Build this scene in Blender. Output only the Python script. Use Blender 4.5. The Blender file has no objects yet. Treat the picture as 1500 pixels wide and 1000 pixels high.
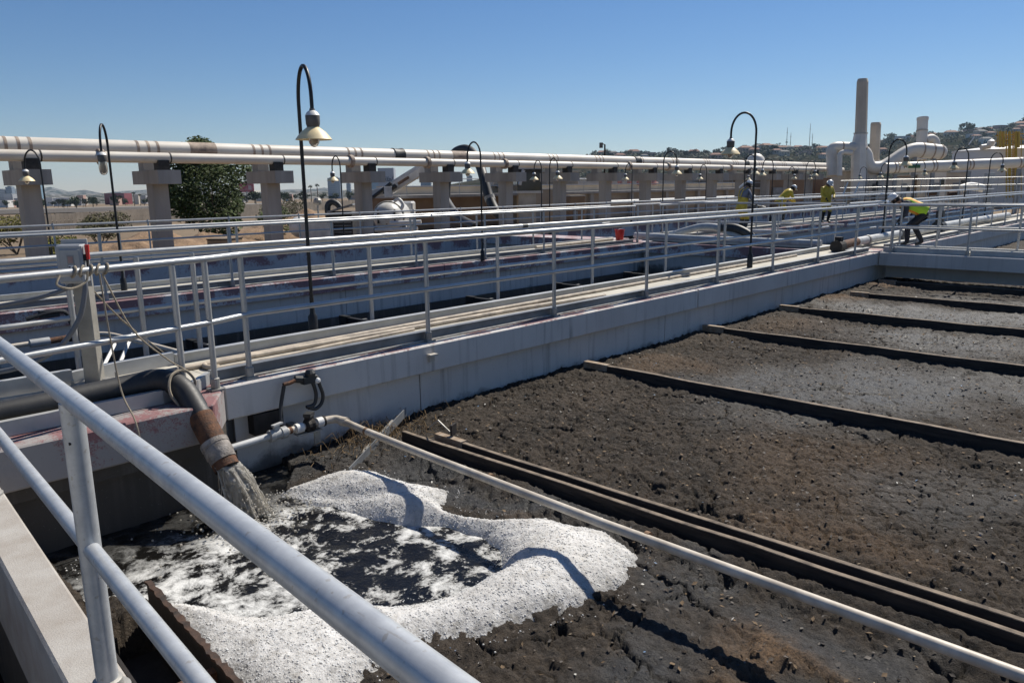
import bpy, bmesh, math, random
import numpy as np
from mathutils import Vector, Matrix
R = math.radians
scene = bpy.context.scene
col = scene.collection
random.seed(7)
rng = np.random.default_rng(7)

# ------------------------------------------------------------------ camera
CAM = np.array([0.0, 0.0, 1.6])
PITCH, ROLL, YAW, FPX = R(-11.52), R(-0.755), R(43.458), 1113.8
fw = np.array([math.cos(PITCH)*math.cos(YAW), math.cos(PITCH)*math.sin(YAW), math.sin(PITCH)])
_rt = np.array([math.sin(YAW), -math.cos(YAW), 0.0]); _up = np.cross(_rt, fw)
rt = _rt*math.cos(ROLL)+_up*math.sin(ROLL); up = -_rt*math.sin(ROLL)+_up*math.cos(ROLL)
cd = bpy.data.cameras.new('camera'); cam = bpy.data.objects.new('camera', cd); col.objects.link(cam)
M = Matrix.Identity(4)
for i in range(3):
    M[i][0] = rt[i]; M[i][1] = up[i]; M[i][2] = -fw[i]; M[i][3] = CAM[i]
cam.matrix_world = M
cd.sensor_width = 36; cd.lens = 36*FPX/1500; cd.clip_start = 0.05; cd.clip_end = 20000
scene.camera = cam
def ray(px, py): return fw+(px-750)/FPX*rt-(py-500)/FPX*up
def at(px, py, depth): return CAM+ray(px, py)*depth           # a point that far ahead of the camera
def onz(px, py, h): d = ray(px, py); return CAM+d*((h-CAM[2])/d[2])
def ony(px, py, Y): d = ray(px, py); return CAM+d*(Y/d[1])

# ------------------------------------------------------------------ sky, sun, exposure
SUN_EL, SUN_AZ = R(49), R(3)            # azimuth counted from +X towards +Y
w = bpy.data.worlds.new('World'); scene.world = w; w.use_nodes = True
nt = w.node_tree; bg = nt.nodes['Background']
sky = nt.nodes.new('ShaderNodeTexSky'); sky.sky_type = 'NISHITA'; sky.sun_disc = False
sky.sun_elevation = SUN_EL; sky.sun_rotation = math.pi/2-SUN_AZ
sky.altitude = 0; sky.air_density = 1.0; sky.dust_density = 0.0; sky.ozone_density = 6.0
hs = nt.nodes.new('ShaderNodeHueSaturation'); hs.inputs['Saturation'].default_value = 1.13
nt.links.new(sky.outputs[0], hs.inputs['Color']); tn = nt.nodes.new('ShaderNodeMix'); tn.data_type = 'RGBA'; tn.blend_type = 'MULTIPLY'; tn.inputs[0].default_value = 1; tn.inputs[7].default_value = (1.05, 1.0, 1.05, 1)
nt.links.new(hs.outputs[0], tn.inputs[6]); nt.links.new(tn.outputs[2], bg.inputs[0]); bg.inputs[1].default_value = 0.063
sl = bpy.data.lights.new('sun', 'SUN'); sl.energy = 5.0; sl.angle = R(0.53); sl.color = (1, .94, .84)
so = bpy.data.objects.new('sun', sl); col.objects.link(so)
sd = Vector((math.cos(SUN_EL)*math.cos(SUN_AZ), math.cos(SUN_EL)*math.sin(SUN_AZ), math.sin(SUN_EL)))
so.rotation_euler = sd.to_track_quat('Z', 'Y').to_euler(); so.location = (20, 10, 40)
vs = scene.view_settings; vs.view_transform = 'Standard'; vs.look = 'None'; vs.gamma = 1; vs.exposure = 0.33
vs.use_curve_mapping = False

# ------------------------------------------------------------------ material helpers
class T:
    def __init__(s, name):
        s.m = bpy.data.materials.new(name); s.m.use_nodes = True; s.t = s.m.node_tree
        s.b = s.t.nodes['Principled BSDF']
    def n(s, kind, **kw):
        o = s.t.nodes.new(kind)
        for k, v in kw.items():
            if k.startswith('i_'): s.put(o.inputs[int(k[2:]) if k[2:].isdigit() else k[2:]], v)
            else: setattr(o, k, v)
        return o
    def put(s, sock, v):
        if isinstance(v, bpy.types.NodeSocket): s.t.links.new(v, sock)
        elif isinstance(v, (tuple, list)) and len(v) == 3 and sock.type == 'RGBA': sock.default_value = (*v, 1)
        else: sock.default_value = v
    def pos(s): return s.n('ShaderNodeNewGeometry').outputs['Position']
    def nrmz(s):
        return s.n('ShaderNodeSeparateXYZ', i_0=s.n('ShaderNodeNewGeometry').outputs['Normal']).outputs[2]
    def sep(s, v): return s.n('ShaderNodeSeparateXYZ', i_0=v).outputs
    def obj(s): return s.n('ShaderNodeTexCoord').outputs['Object']
    def scl(s, v, sc): return s.n('ShaderNodeVectorMath', operation='MULTIPLY', i_0=v, i_1=sc).outputs[0]
    def add(s, v, sc): return s.n('ShaderNodeVectorMath', operation='ADD', i_0=v, i_1=sc).outputs[0]
    def noise(s, v, scale, detail=6, rough=.55, dist=0):
        return s.n('ShaderNodeTexNoise', i_Vector=v, i_Scale=scale, i_Detail=detail, i_Roughness=rough, i_Distortion=dist).outputs[0]
    def noisec(s, v, scale, detail=3):
        return s.n('ShaderNodeTexNoise', i_Vector=v, i_Scale=scale, i_Detail=detail).outputs[1]
    def vor(s, v, scale, feature='F1', out=0):
        return s.n('ShaderNodeTexVoronoi', feature=feature, i_Vector=v, i_Scale=scale).outputs[out]
    def ramp(s, f, *st):
        r = s.n('ShaderNodeValToRGB', i_0=f); e = r.color_ramp.elements
        while len(e) < len(st): e.new(.5)
        for k, (p, c) in enumerate(st):
            e[k].position = p; e[k].color = (c, c, c, 1) if not isinstance(c, tuple) else (*c, 1)
        return r.outputs[0]
    def mix(s, f, a, b):
        o = s.n('ShaderNodeMix', data_type='RGBA'); s.put(o.inputs[0], f); s.put(o.inputs[6], a); s.put(o.inputs[7], b)
        return o.outputs[2]
    def ma(s, op, a, b=0.0, clamp=False):
        o = s.n('ShaderNodeMath', operation=op, use_clamp=clamp); s.put(o.inputs[0], a); s.put(o.inputs[1], b); return o.outputs[0]
    def bump(s, h, strength=.3, dist=.01, normal=None):
        o = s.n('ShaderNodeBump'); o.inputs['Strength'].default_value = strength; o.inputs['Distance'].default_value = dist
        s.put(o.inputs['Height'], h)
        if normal is not None: s.put(o.inputs['Normal'], normal)
        return o.outputs[0]
    def set(s, **kw):
        for k, v in kw.items(): s.put(s.b.inputs[k.replace('_', ' ')], v)
        return s
def g(c, k): return tuple(x*k for x in c)
def pmat(name, c, rough=.6, metal=0.0, var=.25, scale=2.5, c2=None, bump=.15, bscale=60, bdist=.004, spec=.5, world=True, streak=False):
    t = T(name); v = t.pos() if world else t.obj()
    if streak: v2 = t.scl(v, (1, 1, .12))
    else: v2 = v
    f = t.noise(v2, scale, 8, .62)
    f = t.ramp(f, (.3, 0.0), (.72, 1.0))
    t.set(Base_Color=t.mix(f, g(c, 1-var) if c2 is None else c2, g(c, 1+var*.35)), Metallic=metal)
    rn = t.noise(v, scale*6, 4)
    t.set(Roughness=t.ma('ADD', t.ma('MULTIPLY', rn, .22), rough-.11))
    t.b.inputs['Specular IOR Level'].default_value = spec
    if bump: t.set(Normal=t.bump(t.noise(v, bscale, 5, .6), bump, bdist))
    return t.m

MT = {}
MT['rail'] = pmat('brushed_aluminium', (.43, .435, .43), .36, .4, .2, 5, bump=.06, bscale=90, world=False)
def rail_near():
    t = T('worn_aluminium_rail'); v = t.pos()
    a = t.noise(v, 14, 8, .65); sc = t.noise(t.scl(v, (60, 6, 60)), 3, 6, .7)
    spots = t.ma('MAXIMUM', t.ramp(t.noise(v, 45, 3, .5), (.65, 0.0), (.69, 1.0)), t.ma('MULTIPLY', t.ramp(t.noise(t.scl(v, (30, 3, 30)), 2.2, 5, .75), (.62, 0.0), (.68, 1.0)), t.ramp(t.noise(v, 3.5, 4), (.5, 0.0), (.6, .8))))
    c = t.mix(t.ramp(a, (.35, 0.0), (.7, 1.0)), (.40, .415, .43), (.54, .555, .56))
    c = t.mix(t.ma('MULTIPLY', spots, .55), c, (.30, .27, .23))
    t.set(Base_Color=c, Metallic=.35, Roughness=t.ma('ADD', t.ma('MULTIPLY', sc, .25), .26), Normal=t.bump(t.ma('ADD', sc, a), .07, .003))
    return t.m
MT['railn'] = rail_near()
MT['alu'] = pmat('dull_aluminium_channel', (.46, .465, .46), .5, .35, .25, 3, bump=.05)
MT['aludark'] = pmat('dark_metal_shaded_alu', (.26, .27, .28), .55, .4, .4, 3, bump=.08)  # dark grey metal; on front channels it paints aluminium's shaded side
MT['conc'] = pmat('sunlit_concrete', (.44, .41, .36), .9, 0, .28, 1.6, bump=.5, bscale=110, bdist=.006)
MT['deck'] = pmat('sandy_deck', (.50, .47, .40), .9, 0, .25, 2.2, bump=.3, bscale=150, bdist=.003)
MT['pier'] = pmat('weathered_pier_concrete', (.37, .345, .31), .9, 0, .35, 1.2, bump=.4, bscale=30, bdist=.01, streak=True)
MT['blackmetal'] = pmat('black_painted_steel', (.012, .012, .013), .45, .2, .3, 8, bump=.03)
MT['rubber'] = pmat('black_rubber', (.013, .0135, .015), .55, 0, .5, 9, c2=(.034, .034, .034), bump=.2, bscale=40)
MT['hose'] = pmat('tan_plastic_hose', (.50, .42, .32), .65, 0, .45, 6, c2=(.2, .17, .14), bump=.1)
MT['pvc'] = pmat('aged_white_pvc', (.62, .56, .47), .5, 0, .25, 5, c2=(.34, .29, .23), bump=.05)
MT['pvcgrey'] = pmat('painted_grey_pipe', (.45, .46, .46), .5, 0, .35, 4, bump=.05)
MT['rust'] = pmat('rusted_steel', (.16, .068, .03), .85, .1, .6, 16, c2=(.028, .022, .019), bump=.7, bscale=70, bdist=.008)
MT['iron'] = pmat('dark_iron', (.035, .03, .027), .7, .3, .6, 10, bump=.4, bscale=60)
MT['steel'] = pmat('galvanised_steel', (.42, .41, .38), .55, .4, .4, 8, c2=(.2, .19, .17), bump=.1)
MT['wood'] = pmat('weathered_timber', (.17, .13, .10), .9, 0, .6, 5, c2=(.06, .05, .045), bump=.6, bscale=35, bdist=.006)
def woodm():
    t = T('sludge_timber_lit_top'); p = t.pos(); f = t.noise(t.scl(p, (8, 1, 8)), 3, 8, .65); top = t.ramp(t.nrmz(), (.5, 0.0), (.8, 1.0)); n2 = t.noise(p, 9, 6, .6)
    c = t.mix(t.ramp(f, (.35, 0.0), (.7, 1.0)), (.018, .015, .013), (.065, .05, .04)); dry = t.ma('MULTIPLY', top, t.ramp(n2, (.32, .25), (.6, 1.0)))  # tops painted as sunlit and worn dry, sides as shadowed and stained
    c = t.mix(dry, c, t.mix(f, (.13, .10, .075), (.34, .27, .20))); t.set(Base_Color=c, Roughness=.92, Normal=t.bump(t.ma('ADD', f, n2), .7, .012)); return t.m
MT['wood'] = woodm()
MT['boxgrey'] = pmat('grey_enclosure_paint', (.34, .35, .36), .45, .1, .18, 5, bump=.03)
MT['red'] = pmat('red_plastic', (.55, .02, .015), .45, 0, .3, 6, bump=.02)
MT['pink'] = pmat('faded_red_pole', (.42, .11, .09), .6, 0, .4, 9, c2=(.5, .38, .34))
MT['cream'] = pmat('cream_shade_enamel', (.80, .64, .36), .5, 0, .2, 12, bump=.02, world=False)
MT['lampbody'] = pmat('grey_lamp_housing', (.14, .125, .11), .6, .3, .3, 20, world=False)
MT['conduit'] = pmat('dark_grey_conduit', (.13, .14, .16), .55, 0, .2, 6, bump=.03)
MT['rope'] = pmat('dirty_rope', (.33, .28, .21), .95, 0, .4, 30, bump=.6, bscale=200)
MT['white'] = pmat('white_paint', (.72, .71, .68), .5, 0, .2, 2)
MT['dark'] = pmat('dark_recess', (.02, .02, .02), .9, 0, .3, 3)
def glassm(name, c, rough=.05):
    t = T(name); t.set(Base_Color=c, Roughness=rough, Transmission_Weight=.0); return t.m
MT['glass'] = glassm('dark_window_glass', (.02, .025, .03), .08)
def bulbm():
    t = T('lamp_globe_glass'); t.set(Base_Color=(.42, .36, .28), Roughness=.15, Transmission_Weight=.5); return t.m
MT['globe'] = bulbm()

def painted_wall(name, topred, facered, base=(.61, .585, .55), ztop=0.0, fade=.22, tide=0):
    """grey-white painted concrete; flaking red oxide paint on top and, faded, on the upper face"""
    t = T(name); p = t.pos(); x, y, z = t.sep(p)
    big = t.noise(p, .9, 6, .6); st = t.noise(t.scl(p, (6, 6, .35)), 1.6, 6, .6)
    c = t.mix(t.ramp(big, (.3, 0.0), (.75, 1.0)), g(base, .78), base)
    c = t.mix(t.ma('MULTIPLY', t.ma('MULTIPLY', t.ramp(st, (.52, 0.0), (.72, 1.0)), t.ramp(t.noise(p, .7, 3), (.42, .15), (.6, 1.0))), .7), c, (.17, .155, .14))
    if tide:
        lo = t.ma('ADD', t.ma('ADD', z, tide), t.ma('MULTIPLY', t.ma('SUBTRACT', t.noise(p, 3.5, 6, .65), .5), .42)); c = t.mix(t.ramp(t.ma('MULTIPLY', lo, -5.0), (0.0, 0.0), (.5, .75), (1.0, .9)), c, (.045, .037, .03))
    fl = t.ma('ADD', t.ma('MULTIPLY', t.noise(p, 17, 8, .75), .55), t.ma('MULTIPLY', t.noise(p, 75, 5, .7), .45)); pat = t.noise(p, 1.7, 4, .6)
    nz = t.nrmz(); istop = t.ramp(nz, (.6, 0.0), (.8, 1.0))
    amt = t.ma('ADD', t.ma('MULTIPLY', istop, topred), t.ma('MULTIPLY', t.ma('SUBTRACT', 1.0, istop), facered))
    amt = t.ma('MULTIPLY', amt, t.ramp(pat, (.34, .25), (.62, 1.0)))
    depth = t.ma('SUBTRACT', ztop, z)
    wear = t.ramp(t.ma('DIVIDE', depth, fade), (0.0, 1.0), (.9, .55), (1.0, .1))
    thr = t.ma('SUBTRACT', .72, t.ma('MULTIPLY', t.ma('MULTIPLY', amt, wear), .41))
    red = t.ma('MULTIPLY', t.ma('SUBTRACT', fl, thr), 14.0, clamp=True)
    redc = t.mix(t.noise(p, 40, 3), (.13, .038, .045), (.27, .095, .095))
    c = t.mix(t.ma('MULTIPLY', red, .8), c, redc)
    chips = t.ramp(t.noise(p, 60, 4, .6), (.66, 0.0), (.7, 1.0))
    c = t.mix(t.ma('MULTIPLY', chips, .5), c, (.2, .19, .18))
    t.set(Base_Color=c, Roughness=.8, Normal=t.bump(t.ma('ADD', t.noise(p, 70, 6, .65), t.ma('MULTIPLY', big, 2.0)), .35, .006))
    return t.m
MT['cop1'] = painted_wall('grey_coping_red_flaking_top', .95, .34)
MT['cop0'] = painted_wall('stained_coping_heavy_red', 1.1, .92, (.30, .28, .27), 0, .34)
MT['cop2'] = painted_wall('coping_flaking_red_face', 1.1, 1.2, (.56, .54, .54), -.05, .40)
MT['wall'] = painted_wall('painted_tank_wall', 0, 0, (.60, .575, .54), tide=.66)
MT['wall_stain_shade'] = painted_wall('stained_shaded_tank_wall', 0, 0, (.065, .056, .046))  # dark stain and the shade under the copings, put into one base colour
MT['wall2'] = painted_wall('painted_inner_wall', 0, 0, (.66, .63, .59), tide=.86)
MT['crosswall'] = painted_wall('painted_cross_beam', 0, .1, (.60, .575, .54))
MT['kerb'] = pmat('near_kerb_concrete', (.36, .345, .32), .92, 0, .4, 4, c2=(.28, .245, .21), bump=.6, bscale=140, bdist=.005)

# ------------------------------------------------------------------ mesh helpers
class MB:
    def __init__(s): s.v = []; s.f = []; s.mi = []; s.k = 0
    def _add(s, vs, fs):
        o = len(s.v); s.v += [tuple(map(float, p)) for p in vs]
        s.f += [tuple(i+o for i in f) for f in fs]; s.mi += [s.k]*len(fs); return s
    def box(s, c, d, rz=0.0, m=None):
        q = [(-1, -1, -1), (1, -1, -1), (1, 1, -1), (-1, 1, -1), (-1, -1, 1), (1, -1, 1), (1, 1, 1), (-1, 1, 1)]
        cs, sn = math.cos(rz), math.sin(rz); vs = []
        for a in q:
            x, y, z = a[0]*d[0]/2, a[1]*d[1]/2, a[2]*d[2]/2
            p = Vector((x*cs-y*sn, x*sn+y*cs, z))
            if m is not None: p = m @ p
            vs.append((p[0]+c[0], p[1]+c[1], p[2]+c[2]))
        return s._add(vs, [(0, 3, 2, 1), (4, 5, 6, 7), (0, 1, 5, 4), (1, 2, 6, 5), (2, 3, 7, 6), (3, 0, 4, 7)])
    def bx(s, x0, x1, y0, y1, z0, z1):
        return s.box(((x0+x1)/2, (y0+y1)/2, (z0+z1)/2), (x1-x0, y1-y0, z1-z0))
    def prism(s, poly, z0, z1):
        n = len(poly)
        a = sum(poly[i][0]*poly[(i+1) % n][1]-poly[(i+1) % n][0]*poly[i][1] for i in range(n))
        if a < 0: poly = poly[::-1]
        vs = [(x, y, z0) for x, y in poly]+[(x, y, z1) for x, y in poly]
        return s._add(vs, [tuple(range(n))[::-1], tuple(range(n, 2*n))]+[(i, (i+1) % n, n+(i+1) % n, n+i) for i in range(n)])
    def tube(s, pts, r, n=10, cap=True):
        pts = [Vector(p) for p in pts]; m = len(pts)
        rs = r if isinstance(r, (list, tuple)) else [r]*m
        vs = []; prev = None
        for i, p in enumerate(pts):
            d = (pts[min(i+1, m-1)]-pts[max(i-1, 0)]).normalized()
            if prev is None:
                a = d.cross(Vector((0, 0, 1)));
                if a.length < 1e-3: a = d.cross(Vector((1, 0, 0)))
            else: a = prev-d*prev.dot(d)
            a.normalize(); prev = a; b = d.cross(a)
            for k in range(n):
                t = 2*math.pi*k/n; vs.append(p+(a*math.cos(t)+b*math.sin(t))*rs[i])
        fs = []
        for i in range(m-1):
            for k in range(n):
                fs.append((i*n+k, i*n+(k+1) % n, (i+1)*n+(k+1) % n, (i+1)*n+k))
        if cap: fs += [tuple(range(n))[::-1], tuple(range((m-1)*n, m*n))]
        return s._add(vs, fs)
    def lathe(s, prof, c=(0, 0, 0), n=16, m=None):
        vs = []; fs = []
        for r, z in prof:
            for k in range(n):
                t = 2*math.pi*k/n; p = Vector((r*math.cos(t), r*math.sin(t), z))
                if m is not None: p = m @ p
                vs.append((p[0]+c[0], p[1]+c[1], p[2]+c[2]))
        for i in range(len(prof)-1):
            for k in range(n): fs.append((i*n+k, i*n+(k+1) % n, (i+1)*n+(k+1) % n, (i+1)*n+k))
        fs += [tuple(range(n))[::-1], tuple(range((len(prof)-1)*n, len(prof)*n))]
        return s._add(vs, fs)
    def ball(s, c, r, n=10, sq=1.0):
        pr = [(max(1e-4, math.sin(math.pi*i/(n//2))*r), -math.cos(math.pi*i/(n//2))*r*sq) for i in range(n//2+1)]
        return s.lathe(pr, c, n)
def label(o, lab=None, cat=None, group=None, kind=None):
    if lab: o['label'] = lab
    if cat: o['category'] = cat
    if group: o['group'] = group
    if kind: o['kind'] = kind
    return o
def wloc(o):
    v = Vector((0, 0, 0))
    while o is not None: v = v+o.location; o = o.parent
    return v
def smooth(me, on=True): me.polygons.foreach_set('use_smooth', [on]*len(me.polygons))
def build(mb, name, mat, parent=None, sm=False, bev=0.0, mats=None):
    """one mesh object from world-space geometry; origin at its base (or the parent's)"""
    vs = np.array(mb.v, float)
    off = np.array(wloc(parent)) if parent is not None else np.array([(vs[:, 0].min()+vs[:, 0].max())/2, (vs[:, 1].min()+vs[:, 1].max())/2, vs[:, 2].min()])
    me = bpy.data.meshes.new(name); me.from_pydata((vs-off).tolist(), [], mb.f)
    for q in (mats or [mat]): me.materials.append(MT[q] if isinstance(q, str) else q)
    if mats: me.polygons.foreach_set('material_index', mb.mi)
    if bev:
        b = bmesh.new(); b.from_mesh(me)
        ed = [e for e in b.edges if len(e.link_faces) == 2 and e.calc_face_angle(0) > .5]
        bmesh.ops.bevel(b, geom=ed, offset=bev, segments=1, affect='EDGES', profile=.5); b.to_mesh(me); b.free()
    if sm: smooth(me)
    me.update()
    o = bpy.data.objects.new(name, me); col.objects.link(o)
    if parent is not None: o.parent = parent
    else: o.location = off
    if sm: autosmooth(me)
    return o
def autosmooth(me, ang=.7):
    b = bmesh.new(); b.from_mesh(me)
    for e in b.edges:
        if len(e.link_faces) == 2 and e.calc_face_angle(0) > ang: e.smooth = False
    b.to_mesh(me); b.free()
def place(mesh, name, parent, loc, rz=0.0, sc=None):
    o = bpy.data.objects.new(name, mesh); col.objects.link(o)
    if parent is not None: o.parent = parent; o.location = Vector(loc)-wloc(parent)
    else: o.location = loc
    o.rotation_euler[2] = rz
    if sc: o.scale = sc
    return o
def meshof(mb, name, mat, sm=False):
    me = bpy.data.meshes.new(name); me.from_pydata(mb.v, [], mb.f); me.materials.append(MT[mat] if isinstance(mat, str) else mat)
    if sm: smooth(me); autosmooth(me)
    me.update(); return me
def thing(name, loc, lab, cat, group=None):
    o = bpy.data.objects.new(name, None); o.empty_display_size = .1; col.objects.link(o); o.location = loc
    return label(o, lab, cat, group)
def copy_tree(o, parent=None):
    c = o.copy(); col.objects.link(c)
    if parent is not None: c.parent = parent
    for ch in o.children: copy_tree(ch, c)
    return c
def bez(pts, n=8):
    """Catmull-Rom through the points"""
    P = [Vector(p) for p in pts]; P = [P[0]*2-P[1]]+P+[P[-1]*2-P[-2]]; out = []
    for i in range(1, len(P)-2):
        for k in range(n):
            t = k/n; a, b, c, d = P[i-1:i+3]
            out.append(.5*((2*b)+(c-a)*t+(2*a-5*b+4*c-d)*t*t+(3*b-a-3*c+d)*t**3))
    return out+[P[-2]]

# numpy noise
def _h(ix, iy, s):
    n = (ix.astype(np.int64)*374761393+iy.astype(np.int64)*668265263+s*974634777) & 0x7fffffff
    n = ((n ^ (n >> 13))*1274126177) & 0x7fffffff
    return ((n ^ (n >> 16)) & 0xffff)/65535.0
def vnoise(x, y, s=0):
    ix = np.floor(x); iy = np.floor(y); fx = x-ix; fy = y-iy
    u = fx*fx*fx*(fx*(fx*6-15)+10); v = fy*fy*fy*(fy*(fy*6-15)+10)
    a = _h(ix, iy, s); b = _h(ix+1, iy, s); c = _h(ix, iy+1, s); d = _h(ix+1, iy+1, s)
    return (a*(1-u)+b*u)*(1-v)+(c*(1-u)+d*u)*v
def fbm(x, y, o=5, s=0, gain=.5):
    r = 0; a = 1; t = 0
    for k in range(o): r = r+a*vnoise(x, y, s+k); t += a; a *= gain; x = x*2.03+17.1; y = y*2.03+5.3
    return r/t
def worley(x, y, s=0):
    ix = np.floor(x); iy = np.floor(y); f1 = np.full(x.shape, 9.0); f2 = f1.copy()
    for dx in (-1, 0, 1):
        for dy in (-1, 0, 1):
            cx = ix+dx; cy = iy+dy
            d = np.hypot(cx+_h(cx, cy, s)-x, cy+_h(cx, cy, s+7)-y)
            f2 = np.minimum(f2, np.maximum(f1, d)); f1 = np.minimum(f1, d)
    return f1, f2
def sdf(x, y, poly):
    """signed distance, positive inside"""
    P = np.array(poly); d = np.full(x.shape, 1e9); ins = np.zeros(x.shape, bool)
    for i in range(len(P)):
        a = P[i]; b = P[(i+1) % len(P)]; e = b-a
        t = np.clip(((x-a[0])*e[0]+(y-a[1])*e[1])/(e@e), 0, 1)
        d = np.minimum(d, np.hypot(x-a[0]-t*e[0], y-a[1]-t*e[1]))
        c = ((a[1] > y) != (b[1] > y)); xx = (b[0]-a[0])*(y-a[1])/(b[1]-a[1]+1e-12)+a[0]
        ins ^= c & (x < xx)
    return np.where(ins, d, -d)
def grid(name, xs, ys, zf, mat, keep=None, attr=None, parent=None, sm=True):
    X, Y = np.meshgrid(xs, ys, indexing='ij'); Z = zf(X, Y); nx, ny = X.shape
    idx = np.arange(nx*ny).reshape(nx, ny)
    q = np.stack([idx[:-1, :-1], idx[1:, :-1], idx[1:, 1:], idx[:-1, 1:]], -1).reshape(-1, 4)
    V = np.stack([X, Y, Z], -1).reshape(-1, 3)
    A = {k: f(X, Y).reshape(-1) for k, f in (attr or {}).items()}
    if keep is not None:
        kp = keep(X, Y).reshape(-1); q = q[kp[q].all(1)]
        used = np.unique(q); rm = np.full(len(V), -1); rm[used] = np.arange(len(used)); V = V[used]; q = rm[q]
        A = {k: a[used] for k, a in A.items()}
    off = np.array([V[:, 0].mean(), V[:, 1].mean(), V[:, 2].min()]) if parent is None else np.array(wloc(parent))
    me = bpy.data.meshes.new(name); me.vertices.add(len(V)); me.vertices.foreach_set('co', (V-off).reshape(-1))
    me.loops.add(len(q)*4); me.loops.foreach_set('vertex_index', q.reshape(-1).astype(np.int32))
    me.polygons.add(len(q)); me.polygons.foreach_set('loop_start', np.arange(0, len(q)*4, 4, dtype=np.int32))
    me.polygons.foreach_set('use_smooth', [sm]*len(q)); me.update(); me.validate()
    for k, a in A.items():
        at_ = me.attributes.new(k, 'FLOAT', 'POINT'); at_.data.foreach_set('value', a.astype(np.float32))
    me.materials.append(MT[mat] if isinstance(mat, str) else mat)
    o = bpy.data.objects.new(name, me); col.objects.link(o)
    if parent is None: o.location = off
    else: o.parent = parent
    return o

# ================================================================== SETTING
# ---- ground round the plant (a frame of sheets about the sunken tanks), out to the horizon
def groundm():
    t = T('dry_ground'); p = t.pos()
    a = t.noise(p, .05, 8, .6); b = t.noise(p, 2.2, 8, .65)
    c = t.mix(t.ramp(a, (.35, 0.0), (.65, 1.0)), (.16, .12, .085), (.27, .21, .15))
    c = t.mix(t.ma('MULTIPLY', t.ramp(b, (.4, 0.0), (.7, 1.0)), .5), c, (.10, .085, .06))
    t.set(Base_Color=c, Roughness=.95, Normal=t.bump(b, .6, .05)); t.b.inputs['Specular IOR Level'].default_value = .05; return t.m
MT['ground'] = groundm()
GZ = -1.3
X0, X1, Y0, Y1 = -30, 76, -26, 21.2; FX0, FX1, FY0, FY1 = -110, 155, -130, 70; SLOPE = .0135
def gfun(x, y): return GZ-SLOPE*max(0, FX0-x, x-FX1, FY0-y, y-FY1)      # the land falls away gently beyond the plant
mb = MB()
for (a, b, c, d) in ((FX0, FX1, Y1, FY1), (FX0, FX1, FY0, Y0), (FX0, X0, Y0, Y1), (X1, FX1, Y0, Y1)):
    mb._add([(a, c, GZ), (b, c, GZ), (b, d, GZ), (a, d, GZ)], [(0, 1, 2, 3)])
E_ = 8000; zo = GZ-SLOPE*E_; I_ = [(FX0, FY0, GZ), (FX1, FY0, GZ), (FX1, FY1, GZ), (FX0, FY1, GZ)]; O_ = [(FX0-E_, FY0-E_, zo), (FX1+E_, FY0-E_, zo), (FX1+E_, FY1+E_, zo), (FX0-E_, FY1+E_, zo)]
mb._add(I_+O_, [(0, 4, 5, 1), (1, 5, 6, 2), (2, 6, 7, 3), (3, 7, 4, 0)])
label(build(mb, 'ground', 'ground'), kind='structure')
mb = MB(); mb.bx(X0-.3, X1+.3, Y0-.3, Y1+.3, -3.4, -3.1)
for (a, b, c, d) in ((X0-.3, X1+.3, Y1, Y1+.3), (X0-.3, X1+.3, Y0-.3, Y0), (X0-.3, X0, Y0, Y1), (X1, X1+.3, Y0, Y1)): mb.bx(a, b, c, d, -3.1, GZ-.01)
label(build(mb, 'tank_floor', 'conc'), kind='structure')

# ---- sludge
KD = np.array([.075, 1.0]); KD /= np.linalg.norm(KD); KN = np.array([KD[1], -KD[0]]); KO = np.array([.745, 2.69])
def kn(x, y): return (x-KO[0])*KN[0]+(y-KO[1])*KN[1]      # distance in from the near kerb line
KT = 4.33      # where the scum trough ends
def sludgem():
    t = T('cracked_sludge_crust'); p = t.pos()
    at_ = t.n('ShaderNodeAttribute', attribute_name='wet').outputs['Fac']
    tan = t.n('ShaderNodeAttribute', attribute_name='tan').outputs['Fac']
    a = t.noise(p, 1.1, 6, .6); b = t.noise(p, 9, 8, .7); f = t.noise(p, 60, 6, .7)
    c = t.mix(t.ramp(b, (.32, 0.0), (.68, 1.0)), (.010, .0085, .007), (.062, .048, .035))
    c = t.mix(t.ma('MULTIPLY', t.ramp(a, (.42, 0.0), (.66, 1.0)), .5), c, (.082, .062, .045))
    c = t.mix(t.ma('MULTIPLY', tan, t.ramp(f, (.35, .2), (.65, 1.0))), c, (.17, .105, .058))
    gr = t.noise(p, 34, 6, .75); c = t.mix(t.ramp(gr, (.36, .8), (.48, 0.0)), c, (.009, .007, .006))  # random dark specks painted in for shade in the crevices
    grit = t.ramp(t.noise(p, 130, 2, .5), (.69, 0.0), (.73, 1.0))
    c = t.mix(t.ma('MULTIPLY', grit, .55), c, (.30, .25, .19))
    wm = t.ma('MULTIPLY', at_, t.ramp(t.noise(p, 3.5, 6, .6), (.3, .55), (.55, 1.0)))
    wc = t.mix(t.ramp(t.noise(p, 16, 6, .65), (.42, 0.0), (.66, 1.0)), (.014, .014, .015), (.050, .049, .048))
    c = t.mix(wm, c, wc)
    ro = t.ma('SUBTRACT', .92, t.ma('MULTIPLY', wm, .42))
    t.set(Base_Color=c, Roughness=ro, Normal=t.bump(t.ma('ADD', t.ma('MULTIPLY', f, 1.0), t.ma('MULTIPLY', b, 1.6)), .95, .022))
    t.b.inputs['Specular IOR Level'].default_value = .35
    return t.m
MT['sludge'] = sludgem()
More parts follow.
